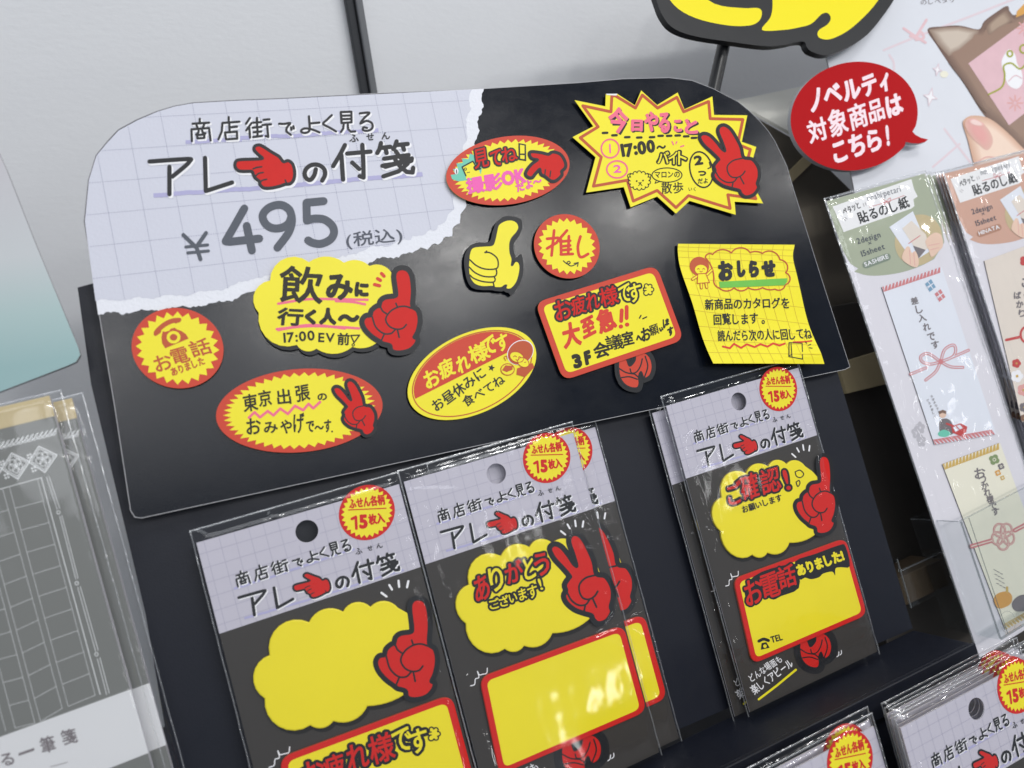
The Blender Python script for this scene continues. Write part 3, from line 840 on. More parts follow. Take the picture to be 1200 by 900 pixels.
def note_look():
    t, fr = note('n', 'oval red edged sticky note with pink lettering, mint patch and red hand pointing down', (594, 200))
    m = zoom(fr, 500, 140, 6.0); s = Sheet(m)
    c, a, b = (567, 363), (433, -45), (0, 240)
    s.slab(conj(c, a, b), 'sticker_red', 0.5, 0.9, side='note_edge')
    s.fill(burst(c, a, b, 44, 0.90, 0.80), 'yellow', 0.96)
    s.fill([(175, 425), (165, 395), (200, 390), (180, 355), (215, 350), (205, 315), (250, 310), (245, 280), (290, 285), (300, 245), (340, 262), (385, 350), (370, 420), (300, 430), (220, 440)], 'mint_ink', 1.02)
    s.fill([(250, 345), (320, 305), (362, 358), (380, 405), (275, 425)], 'yellow', 1.08)
    s.build('paper', t)
    l = Sheet(m)
    l.stroke([(375, 352), (355, 358), (320, 300), (245, 340), (272, 402)], 9, 'ink', 1.14)
    l.ring((268, 355), 8, 8, 5, 'ink', 1.14); l.stroke([(280, 380), (298, 376)], 5, 'ink', 1.14)
    l.fill(conj((205, 370), (14, 0), (0, 22), 14), 'white_ink', 1.14); l.stroke([(205, 362), (207, 384)], 7, 'ink', 1.2)
    for ch, bx in (('見', (335, 205, 432, 355)), ('て', (440, 215, 515, 325)), ('ね', (520, 205, 632, 308))): pop(l, ch, bx, 1.14, 'red', b_out=9, b_in=4, rot=10)
    l.fill([(640, 172), (692, 182), (695, 298), (642, 290)], 'ink', 1.14); l.fill([(650, 184), (682, 190), (682, 246), (652, 246)], 'yellow', 1.2); l.fill([(652, 256), (682, 258), (682, 286), (653, 282)], 'yellow', 1.2)
    l.text('撮影', (285, 535), (535, 490), 118, 'magenta_ink', 1.14, bold=.045, jit=.05)
    l.text('OK', (530, 480), (700, 452), 112, 'magenta_ink', 1.14, bold=.06, sq=1.15)
    l.text('だよ〜', (632, 518), (812, 462), 66, 'magenta_ink', 1.14, bold=.05)
    l.build('lettering', t)
    h = Sheet(m); draw_hand(h, HAND_LOW, KEEP, 9, 1.22, out_w=12); h.build('printed_hand', t)
note_look()

def note_today():
    t, fr = note('n', 'large yellow spiky burst sticky note with a pink headed list and red peace hand', (778, 178))
    m = zoom(fr, 660, 100, 5.0); s = Sheet(m)
    P = [(62, 92), (242, 128), (245, 55), (312, 55), (415, 122), (452, 35), (545, 120), (665, 47), (705, 145), (868, 70), (878, 178), (1073, 180), (1040, 335), (1125, 365), (1092, 480), (1130, 630), (1165, 695), (998, 685), (1005, 762), (735, 680), (655, 755), (545, 655), (390, 718), (350, 600), (130, 632), (185, 425), (50, 308), (172, 245)]
    s.slab(P, 'yellow', 0.6, 1.0, side='note_edge')
    Q = [(110, 125), (275, 160), (280, 68), (300, 66), (418, 138), (458, 62), (548, 138), (660, 75), (700, 160), (846, 100), (855, 200), (1046, 205), (1016, 350), (1090, 380), (1062, 480), (1100, 620), (1122, 668), (958, 645), (972, 725), (728, 650), (655, 720), (545, 620), (405, 682), (370, 560), (172, 595), (218, 425), (95, 312), (200, 248)]
    s.stroke(Q, 17, 'brick_ink', 1.06, closed=True)
    s.fill([(245, 55), (312, 55), (306, 66), (250, 62)], 'white_paper', 1.12)
    s.build('paper', t)
    l = Sheet(m)
    for dx_, dy_, c_, z, b_ in ((7, 7, 'ink', 1.08, .042), (0, 0, 'pink_ink', 1.14, .045)):
        for ch, bx in (('今', (262, 135, 375, 288)), ('日', (390, 205, 462, 275)), ('や', (470, 158, 552, 275)), ('る', (552, 160, 622, 285)), ('こ', (642, 205, 692, 278)), ('と', (705, 200, 785, 290))):
            l.box(ch, (bx[0] + dx_, bx[1] + dy_, bx[2] + dx_, bx[3] + dy_), c_, z, bold=5.5)
    for q in ((240, 283), (295, 297), (370, 308), (440, 310), (515, 308), (565, 300), (615, 300), (665, 298), (715, 303), (760, 312)): l.stroke([(q[0] - 13, q[1] + 1), (q[0] + 13, q[1])], 14, 'ink_brown', 1.08)
    l.ring((270, 375), 52, 54, 10, 'pink_ink', 1.08); l.stroke([(268, 352), (270, 398)], 9, 'magenta_ink', 1.08)
    l.ring((310, 497), 60, 50, 10, 'pink_ink', 1.08); l.text('2', (285, 522), (340, 520), 62, 'magenta_ink', 1.08, bold=.03)
    l.text('17:00', (340, 432), (540, 400), 98, 'ink_brown', 1.08, bold=.055, jit=.06)
    l.text('〜', (545, 400), (600, 392), 62, 'ink_brown', 1.08, bold=.05)
    for ch, bx in (('バ', (548, 395, 612, 462)), ('イ', (612, 395, 662, 465)), ('ト', (668, 392, 715, 468))): pop(l, ch, bx, 1.08, 'yellow', 'ink_brown', b_out=7, b_in=3)
    for q in ([(632, 335), (640, 352)], [(655, 345), (660, 335)], [(682, 364), (700, 358)]): l.stroke(q, 8, 'pink_ink', 1.08)
    l.ring((803, 498), 66, 106, 9, 'ink_brown', 1.08, tilt=-0.22); l.stroke([(850, 455), (858, 485), (842, 492)], 7, 'ink_brown', 1.08)
    l.text('2', (762, 478), (818, 470), 70, 'ink_brown', 1.08, bold=.06); l.box('つ', (785, 505, 832, 535), 'ink_brown', 1.08, bold=3, rot=-8)
    l.text('だよ', (782, 582), (845, 578), 34, 'ink_brown', 1.08, bold=.03)
    # curly dog
    c = []
    for i in range(14):
        a_ = 2 * math.pi * i / 14; b2 = a_ + math.pi / 14
        c += [(440 + 56 * math.cos(a_), 562 + 46 * math.sin(a_)), (440 + 68 * math.cos(b2), 562 + 57 * math.sin(b2))]
    l.stroke(scallop(c, 5), 5, 'ink_brown', 1.08, closed=True)
    l.stroke(smooth([(390, 520), (372, 530), (378, 555), (388, 565)]), 5, 'ink_brown', 1.1); l.stroke(smooth([(488, 520), (508, 530), (502, 555)]), 5, 'ink_brown', 1.1)
    for q in ((425, 565), (462, 562)): l.fill(conj(q, (5, 0), (0, 5), 10), 'ink_brown', 1.14)
    l.stroke([(438, 575), (446, 578), (450, 573)], 6, 'ink_brown', 1.14); l.stroke(smooth([(436, 592), (446, 582), (456, 592)]), 4, 'ink_brown', 1.14)
    l.ring((602, 530), 88, 42, 6, 'ink_brown', 1.08); l.stroke([(540, 560), (532, 578), (560, 568)], 5, 'ink_brown', 1.08)
    l.text('マロンの', (528, 548), (680, 546), 44, 'ink_brown', 1.08, bold=.02); l.text('散歩', (568, 640), (702, 636), 74, 'ink_brown', 1.08, bold=.012, jit=.05); l.text('いく', (726, 624), (776, 624), 26, 'ink_brown', 1.08, bold=.01)
    l.build('lettering', t)
    h = Sheet(m); draw_hand(h, HAND_PEACE, KEEP, 8, 1.24, out_w=11); h.build('printed_hand', t)
note_today()

def note_thumb():
    t, fr = note('n', 'yellow thumbs up hand sticky note cut out with a thick black edge', (577, 302))
    m = zoom(fr, 530, 240, 6.667); s = Sheet(m)
    H = dict(out=[(345, 215), (360, 165), (410, 135), (460, 131), (495, 150), (508, 185), (490, 222), (455, 262), (438, 310), (440, 380), (455, 430), (450, 480), (468, 482), (485, 455), (505, 457), (517, 490), (510, 550), (490, 610), (452, 655), (418, 657), (422, 630), (400, 630), (375, 647), (330, 647), (310, 638), (230, 640), (170, 620), (135, 570), (125, 500), (128, 440), (133, 390), (150, 350), (190, 337), (250, 333), (308, 326), (328, 290)],
             lines=[[(248, 378), (290, 382), (340, 420), (352, 470), (335, 505), (250, 508), (180, 480), (130, 435)], [(335, 507), (340, 540), (320, 566), (240, 565), (170, 535), (125, 492)], [(320, 568), (328, 590), (310, 610), (230, 605), (160, 580), (132, 555)], [(312, 612), (320, 642)], [(262, 368), (250, 380)]])
    o_ = smooth(H['out'], True, 4)
    big = smooth(inset(H['out'][::2], -34), True, 4)
    s.slab(big, 'ink', 0.9, 1.3); s.stroke(o_, 62, 'ink', 1.32, closed=True, sharp=28)
    s.build('backing', t)
    h = Sheet(m); h.fill(o_, 'yellow', 1.42)
    for l in H['lines']: h.stroke(smooth(l, False, 4), 11, 'ink_brown', 1.48)
    h.build('printed_hand', t)
note_thumb()

def note_push():
    t, fr = note('n', 'small round red edged sticky note with two red brush characters and a curly arrow', (664, 290))
    m = zoom(fr, 530, 240, 6.667); s = Sheet(m)
    c, a, b = (890, 328), (256, 18), (0, 250)
    s.slab(conj(c, a, b), 'sticker_red', 0.5, 0.9, side='note_edge'); s.fill(burst(c, a, b, 24, 0.88, 0.76), 'yellow', 0.96); s.build('paper', t)
    l = Sheet(m)
    for q in ([(735, 270), (820, 262)], [(790, 205), (770, 400)], [(735, 345), (810, 300)], [(890, 205), (815, 290)], [(842, 275), (845, 390)], [(905, 250), (900, 380)], [(835, 292), (915, 285)], [(845, 330), (915, 322)], [(845, 360), (920, 352)], [(842, 392), (935, 388)], [(995, 252), (975, 330), (985, 400), (1010, 412), (1055, 388)]):
        l.stroke(smooth(q, False, 4), 22, 'marker_red', 1.02)
    l.stroke(smooth([(862, 442), (890, 465), (915, 460), (905, 445), (890, 460), (920, 482), (955, 470), (972, 458)]), 8, 'ink', 1.02); l.stroke([(945, 462), (978, 455), (972, 485)], 8, 'ink', 1.02)
    l.build('lettering', t)
note_push()

CLOUD = [(118, 575), (65, 482), (140, 378), (190, 240), (320, 228), (390, 168), (475, 180), (540, 136), (600, 158), (660, 131), (725, 162), (860, 340), (800, 520), (690, 590), (585, 610), (520, 675), (430, 678), (380, 710), (325, 697), (185, 705)]
def note_drink():
    t, fr = note('n', 'yellow cloud shaped sticky note with a red index finger hand, overlapping the torn paper edge', (395, 355))
    m = zoom(fr, 290, 290, 5.714); s = Sheet(m)
    P = scallop([(150, 225), (270, 70), (410, 102), (530, 64), (645, 106), (730, 88), (815, 128), (895, 122), (970, 190), (1000, 400), (880, 625), (800, 672), (700, 668), (580, 715), (460, 680), (390, 697), (330, 655), (130, 610), (75, 440), (40, 330)])
    S = [(x + 14, y + 26) for x, y in P]
    s.slab(S, 'ink', 0.35, 0.7); s.slab(P, 'yellow', 0.75, 1.05, side='note_edge'); s.build('paper', t)
    l = Sheet(m)
    for pts in ([(205, 380), (400, 350), (600, 350), (802, 354)], [(590, 362), (700, 368), (785, 384)], [(195, 550), (400, 530), (600, 535), (745, 545)], [(205, 556), (420, 522), (650, 545)]): l.stroke(smooth(pts), 17, 'pink_ink', 1.1)
    for ch, bx in (('飲', (218, 128, 505, 388)), ('み', (518, 182, 705, 360)), ('に', (715, 235, 808, 335)), ('行', (195, 405, 378, 528)), ('く', (382, 415, 458, 520)), ('人', (478, 408, 592, 522)), ('〜', (603, 450, 748, 502))):
        l.box(ch, bx, 'ink_brown', 1.18, bold=9 if ch not in '飲行' else 5)
    l.text('17:00', (240, 648), (455, 630), 90, 'ink_brown', 1.18, bold=.028); l.text('EV', (468, 642), (585, 645), 84, 'ink_brown', 1.18, bold=.028); l.box('前', (600, 572, 682, 658), 'ink_brown', 1.18, bold=2.5)
    l.stroke([(690, 592), (748, 590), (712, 640), (690, 592)], 9, 'ink_brown', 1.18); l.ring((706, 655), 8, 8, 6, 'ink_brown', 1.18)
    for q in ([(848, 252), (882, 260)], [(868, 212), (888, 224)], [(895, 178), (912, 196)]): l.stroke(q, 22, 'marker_red', 1.18)
    l.build('lettering', t)
    h = Sheet(m); draw_hand(h, HAND_INDEX, KEEP, 11, 1.3, out_w=20); h.build('printed_hand', t)
note_drink()

def note_phone():
    t, fr = note('n', 'round red edged sticky note with a red dial telephone, leftmost on the black sign', (208, 408))
    m = zoom(fr, 145, 350, 8.185); s = Sheet(m)
    c, a, b = (518, 477), (440, 20), (0, 385)
    s.slab(conj(c, a, b), 'sticker_red', 0.4, 0.8, side='note_edge'); s.fill(burst(c, a, b, 24, 0.91, 0.78), 'yellow', 0.86); s.build('paper', t)
    l = Sheet(m)
    l.stroke(smooth([(312, 330), (340, 296), (400, 248), (470, 216), (528, 210)]), 46, 'brick_ink', 0.92); l.stroke([(306, 345), (345, 318)], 34, 'brick_ink', 0.92); l.stroke([(535, 206), (500, 222)], 40, 'brick_ink', 0.92)
    l.fill([(376, 316), (398, 322), (438, 312), (452, 292), (490, 282), (512, 298), (556, 314), (598, 344), (624, 386), (400, 479), (370, 432), (364, 372)], 'brick_ink', 0.92)
    l.fill(conj((480, 374), (66, 0), (0, 60), 28), 'yellow', 0.98); l.fill(conj((480, 374), (36, 0), (0, 32), 20), 'brick_ink', 1.04)
    for ch, bx in (('お', (285, 548, 455, 702)), ('電', (440, 458, 642, 628)), ('話', (618, 378, 850, 568))): l.box(ch, bx, 'brick_ink', 0.92, bold=3, rot=18)
    l.text('ありました', (468, 752), (790, 630), 88, 'brick_ink', 0.92, bold=.035)
    l.build('lettering', t)
note_phone()

def note_trip():
    t, fr = note('n', 'long oval red edged sticky note with pink zigzag and red peace sign hand', (350, 480))
    m = zoom(fr, 240, 420, 5.4545); s = Sheet(m)
    c, a, b = (603, 335), (531, -34), (0, 266)
    s.slab(conj(c, a, b, 80), 'sticker_red', 0.6, 1.0, side='note_edge'); s.fill(burst(c, a, b, 46, 0.915, 0.82), 'yellow', 1.06); s.build('paper', t)
    l = Sheet(m)
    for ch, bx in (('東', (240, 230, 345, 347)), ('京', (338, 205, 428, 308)), ('出', (462, 195, 556, 297)), ('張', (572, 165, 672, 282)), ('の', (718, 225, 780, 270)), ('お', (265, 385, 358, 490)), ('み', (378, 405, 466, 477)), ('や', (480, 393, 556, 482)), ('げ', (565, 350, 638, 477)), ('で', (645, 398, 698, 472)), ('〜', (700, 430, 760, 455)), ('す', (762, 390, 806, 474))):
        l.box(ch, bx, 'ink_brown', 1.18, bold=2.2, rot=5)
    l.fill(conj((812, 468), (6, 0), (0, 6), 10), 'ink_brown', 1.18)
    l.stroke([(282, 380), (318, 345), (352, 378), (402, 338), (438, 365), (482, 322), (530, 356), (575, 305), (628, 332), (662, 292), (692, 320), (735, 280)], 17, 'pink_ink', 1.12)
    l.build('lettering', t)
    h = Sheet(m); draw_hand(h, HAND_PEACE, fit(HAND_PEACE['box'], (820, 145, 1086, 492)), 7, 1.24, out_w=12); h.build('printed_hand', t)
note_trip()

def girl(l, c, r, z, ink='brick_ink', skin='yellow'):
    """small two-colour drawing of a child with bobbed hair waving"""
    x, y = c
    l.fill(conj((x, y), (r, 0), (0, r), 24), ink, z)
    l.fill(conj((x + r * .15, y + r * .35), (r * .62, 0), (0, r * .5), 20), skin, z + .06)
    for k in (-.12, .42): l.stroke(smooth([(x + r * (k - .1), y + r * .32), (x + r * k, y + r * .22), (x + r * (k + .1), y + r * .32)]), r * .07, ink, z + .12)
    l.stroke(smooth([(x + r * .02, y + r * .5), (x + r * .15, y + r * .6), (x + r * .3, y + r * .5)]), r * .07, ink, z + .12)
    l.fill([(x - r * .2, y + r * .8), (x + r * .6, y + r * .75), (x + r * .95, y + r * 1.7), (x - r * .3, y + r * 1.8)], skin, z + .04); l.stroke([(x - r * .2, y + r * .8), (x + r * .6, y + r * .75), (x + r * .95, y + r * 1.7), (x - r * .3, y + r * 1.8)], r * .09, ink, z + .1, closed=True)
    for q in ([(x - r * .2, y + r), (x - r * .75, y + r * 1.35)], [(x + r * .6, y + r), (x + r * 1.25, y + r * .4)], [(x + r * .1, y + r * 1.75), (x + r * .12, y + r * 2.25)], [(x + r * .6, y + r * 1.7), (x + r * .66, y + r * 2.2)]):
        l.stroke(q, r * .32, ink, z + .02); l.stroke(q, r * .16, skin, z + .09)

def note_tired():
    t, fr = note('n', 'tilted oval yellow edged sticky note, red above, with a small girl and bowl', (552, 438))
    m = zoom(fr, 470, 370, 6.9235); s = Sheet(m)
    c, a, b = (571, 471), (521, -150), (0, 345)
    E_ = conj(c, a, b, 80)
    s.slab(E_, 'yellow', 0.5, 0.9, side='note_edge')
    inn = conj(c, a, b, 80, 0.925); inn2 = conj(c, a, b, 80, 0.905)
    s.stroke(inn, 9, 'brick_ink', 0.96, closed=True)
    def above(p): return p[1] < 700 - (p[0] - 110) * 0.502
    s.fill([p for p in inn2 if above(p)], 'sticker_red', 0.96)
    s.build('paper', t)
    l = Sheet(m)
    for ch, bx in (('お', (175, 445, 305, 592)), ('疲', (290, 345, 442, 522)), ('れ', (440, 330, 560, 470)), ('様', (535, 215, 722, 392)), ('で', (640, 152, 765, 305)), ('す', (755, 148, 855, 292))): l.box(ch, bx, 'yellow', 1.02, bold=4.5, rot=22)
    l.text('お昼休みに', (285, 792), (705, 490), 108, 'ink', 1.02, bold=.018, jit=.06); l.text('食べてね', (525, 750), (850, 545), 92, 'ink', 1.02, bold=.018, jit=.05)
    l.fill([(728 + (30 if i % 2 == 0 else 13) * math.sin(math.pi * i / 5 + .2), 425 - (30 if i % 2 == 0 else 13) * math.cos(math.pi * i / 5 + .2)) for i in range(10)], 'ink', 1.02)
    l.build('lettering', t)
    g = Sheet(m)
    g.fill(conj((962, 300), (108, -20), (0, 100), 30), 'white_ink', 1.02); g.fill(conj((962, 302), (102, -19), (0, 95), 30), 'brick_ink', 1.08)
    g.fill(conj((932, 338), (56, 10), (0, 42), 24), 'yellow', 1.14); g.fill(conj((985, 382), (46, 10), (0, 38), 24), 'yellow', 1.2)
    for q in ([(905, 335), (918, 328), (930, 336)], [(945, 342), (955, 335), (966, 343)], [(925, 358), (936, 364), (948, 358)], [(968, 378), (978, 372)], [(995, 382), (1005, 378)]): g.stroke(smooth(q), 6, 'brick_ink', 1.26)
    g.stroke(conj((985, 382), (46, 10), (0, 38), 24), 6, 'brick_ink', 1.24, closed=True); g.stroke(conj((932, 338), (56, 10), (0, 42), 24), 5, 'brick_ink', 1.22, closed=True)
    g.fill([(935, 430), (1060, 385), (1075, 420), (1000, 500), (930, 480)], 'brick_ink', 1.12)
    g.fill(conj((858, 438), (54, 0), (0, 46), 26), 'yellow', 1.14); g.stroke(conj((858, 438), (54, 0), (0, 46), 26), 7, 'brick_ink', 1.2, closed=True); g.fill([(812, 445), (840, 405), (900, 410), (898, 440), (850, 460)], 'brick_ink', 1.2)
    g.stroke(smooth([(842, 365), (830, 340), (850, 330), (855, 352)]), 6, 'brick_ink', 1.2)
    g.build('drawn_girl', t)
note_tired()

def steam(l, c, r, z, col='yellow', w=7):
    x, y = c
    seq = []
    for i in range(5):
        a_ = -2.4 + i * .95; b_ = a_ + .47
        seq.append((x + r * .75 * math.cos(a_), y + r * .75 * math.sin(a_)))
        seq.append((x + r * 1.1 * math.cos(b_), y + r * 1.1 * math.sin(b_)))
    seq += [(x - r * .6, y + r * .3), (x - r * .75, y - r * .1)]
    p = scallop(seq, 5)
    l.fill(p, col, z); l.stroke(p, w, 'ink', z + .05, closed=True)
    l.stroke([(x - r * .8, y - r * .25), (x - r * .3, y - r * .3)], w, 'ink', z + .1); l.stroke([(x - r * .8, y + r * .2), (x - r * .3, y + r * .15)], w, 'ink', z + .1)

def note_urgent():
    t, fr = note('n', 'rectangular red framed sticky note with red and black writing and a red fist below', (714, 380))
    m = zoom(fr, 620, 310, 5.805); s = Sheet(m)
    Q = [(35, 262), (858, 8), (1045, 515), (225, 792)]
    h = Sheet(m)
    T = fit(HAND_GRIP['box'], (585, 595, 850, 845))
    gb = [T(p) for p in HAND_GRIP['out']]
    h.slab(smooth(inset(gb, -26), True, 3), 'ink', 0.3, 0.6); draw_hand(h, HAND_GRIP, T, 9, 0.62, out_w=18, col='sticker_red'); h.build('printed_hand', t)
    s.slab(round_poly(Q, 75), 'sticker_red', 0.9, 1.3, side='note_edge'); s.fill(round_poly(inset(Q, 38), 45), 'yellow', 1.36); s.build('paper', t)
    l = Sheet(m)
    for ch, bx, f in (('お', (165, 250, 272, 382), 'red'), ('疲', (275, 225, 382, 350), 'red'), ('れ', (378, 200, 470, 320), 'red'), ('様', (470, 150, 602, 290), 'red'), ('で', (598, 130, 680, 250), 'yellow'), ('す', (655, 135, 748, 260), 'yellow')): pop(l, ch, bx, 1.42 if f == 'red' else 1.41, f, b_out=11, b_in=5, rot=14)
    steam(l, (798, 175), 38, 1.44)
    for ch, bx in (('大', (215, 392, 355, 575)), ('至', (342, 340, 452, 512)), ('急', (445, 308, 592, 475))): l.box(ch, bx, 'marker_red', 1.44, bold=7, rot=14)
    for q in ([(622, 315), (618, 388)], [(655, 292), (655, 368)]): l.stroke(q, 26, 'marker_red', 1.44)
    for q in ((616, 425), (658, 412)): l.fill(conj(q, (15, 0), (0, 14), 14), 'marker_red', 1.44)
    for ch, bx, b_ in (('3', (282, 612, 352, 712), 9), ('F', (362, 585, 415, 688), 9), ('会', (430, 528, 536, 640), 3.5), ('議', (508, 478, 638, 590), 2), ('室', (620, 455, 708, 560), 3), ('へ', (718, 482, 760, 522), 4), ('お', (750, 432, 818, 525), 3.5), ('願', (806, 405, 876, 492), 1.2), ('い', (874, 428, 905, 460), 3.5), ('し', (900, 375, 922, 440), 3.5), ('ま', (918, 370, 945, 420), 3.5), ('す', (930, 425, 972, 490), 3.5)):
        l.box(ch, bx, 'ink_brown', 1.44, bold=b_, rot=14)
    for q in ([(742, 368), (752, 350)], [(765, 372), (790, 360)]): l.stroke(q, 9, 'ink_brown', 1.44)
    l.build('lettering', t)
note_urgent()

def note_notice():
    t, fr = note('n', 'square yellow grid sticky note with curling edge, waving girl and handwritten notice', (876, 358))
    m = zoom(fr, 785, 280, 5.805)
    # the sheet is stuck along its top and lifts towards its foot
    y_top = m(400, 40)[1]; y_bot = m(600, 858)[1]
    def lift(y):
        tt = max(0.0, min(1.0, (y_top - y) / (y_top - y_bot)))
        return 0.0006 + 0.0062 * (tt ** 1.6) + 0.0012 * math.sin(math.pi * 2 * tt) * tt
    def bend(x, y, z):
        return x, y, z + lift(y)
    Lx = smooth([(52, 35), (50, 90), (68, 215), (138, 450), (198, 680), (255, 857)], False, 6); Rx = smooth([(843, 42), (828, 130), (850, 262), (905, 550), (950, 720), (993, 862)], False, 6)
    N = len(Lx); K = 8
    V = []
    for i in range(N):
        for k in range(K + 1):
            x, y = m(Lx[i][0] + (Rx[i][0] - Lx[i][0]) * k / K, Lx[i][1] + (Rx[i][1] - Lx[i][1]) * k / K)
            V.append((x, y, lift(y)))
    F = [(i * (K + 1) + k, (i + 1) * (K + 1) + k, (i + 1) * (K + 1) + k + 1, i * (K + 1) + k + 1) for i in range(N - 1) for k in range(K)]
    mesh_obj('paper', V, F, 'yellow', t)
    l = Sheet(m, bend)
    def onsheet(s_, t_):
        i = t_ * (N - 1); a_ = min(N - 2, int(i)); f_ = i - a_
        L_ = [Lx[a_][q] + (Lx[a_ + 1][q] - Lx[a_][q]) * f_ for q in (0, 1)]; R_ = [Rx[a_][q] + (Rx[a_ + 1][q] - Rx[a_][q]) * f_ for q in (0, 1)]
        return (L_[0] + (R_[0] - L_[0]) * s_, L_[1] + (R_[1] - L_[1]) * s_)
    for i in range(1, 11): l.stroke([onsheet(i / 11, k / 24 * .996 + .002) for k in range(25)], 3.5, 'note_line', 0.06, caps=False)
    for i in range(1, 11): l.stroke([onsheet(k / 12, i / 11) for k in range(13)], 3.5, 'note_line', 0.06, caps=False)
    cl = scallop([(235, 130), (270, 102), (285, 108), (345, 75), (412, 98), (475, 62), (540, 96), (580, 88), (622, 102), (690, 88), (738, 145), (785, 180), (772, 235), (800, 275), (765, 318), (740, 352), (695, 348), (650, 352), (612, 338), (560, 352), (515, 338), (465, 360), (420, 338), (380, 360), (320, 340), (295, 322), (285, 290), (280, 210)])
    l.stroke(cl, 9, 'brick_ink', 0.14, closed=True)
    l.fill([(320, 297), (780, 274), (778, 300), (760, 322), (325, 340)], 'green_ink', 0.2)
    for ch, bx in (('お', (318, 152, 418, 292)), ('し', (445, 150, 502, 266)), ('ら', (525, 150, 592, 268)), ('せ', (610, 148, 705, 265))): l.box(ch, bx, 'ink', 0.28, bold=9, rot=2)
    l.text('新商品のカタログを', (218, 492), (795, 480), 90, 'ink', 0.2, bold=.016, jit=.06, sq=.9); l.text('回覧します。', (272, 594), (640, 586), 90, 'ink', 0.2, bold=.016, jit=.06, sq=.9); l.text('読んだら次の人に回してね', (298, 706), (928, 692), 82, 'ink', 0.2, bold=.016, jit=.06, sq=1.0)
    l.stroke([(330, 740), (375, 752), (405, 722), (450, 750), (490, 725), (540, 745), (580, 725), (625, 742), (665, 720), (705, 735), (740, 722)], 13, 'marker_red', 0.14); l.stroke([(800, 712), (870, 710), (920, 704)], 10, 'marker_red', 0.14)
    l.stroke([(770, 715), (855, 720), (845, 830), (755, 812), (770, 715)], 6, 'ink', 0.2); l.stroke([(782, 722), (775, 815)], 5, 'ink', 0.2); l.stroke([(755, 808), (772, 800)], 5, 'ink', 0.2)
    for q in ([(885, 720), (878, 712)], [(895, 735), (910, 728)], [(898, 752), (915, 755)]): l.stroke(q, 6, 'ink', 0.2)
    l.build('lettering', t)
    g = Sheet(m, bend); girl(g, (192, 190), 66, 0.2); g.build('drawn_girl', t)
note_notice()

# ------------------------------------------------------------------ hanging packs of sticky notes
PW, PH, PROT = 90.0, 168.0, 3.3
def pack_frame(px, py, n, lx, ly, rot=PROT):
    """frame of a pack whose local point (lx, ly) mm is seen at the survey pixel"""
    f = Frame(uv(px, py, n + 0.001), n, rot)
    return f.moved(-lx * MM, -ly * MM)
HOLE = (45.0, PH - 14.0)
F1 = pack_frame(359.7, 622.5, 0.0065, *HOLE)
F2 = pack_frame(581.8, 555.0, 0.0065, *HOLE)
F3 = pack_frame(866.0, 470.4, 0.0095, *HOLE)
Z5, Z6 = zoom(F1, 220, 540, 4.0), zoom(F1, 280, 670, 3.913)
Z7, Z8 = zoom(F2, 470, 490, 4.0), zoom(F2, 530, 690, 4.0)
ZA, ZB, ZC = zoom(F3, 760, 420, 5.0), zoom(F3, 800, 510, 5.0), zoom(F3, 830, 630, 4.2875)
NAMES = dict(p='sticky_note_pack')
TITLE_P = lambda m, a1, a2: (lambda x, y: None)
HB = PH - 44.0
def c_map(m, src):
    return [tuple(v / MM for v in m(*p)) for p in src]

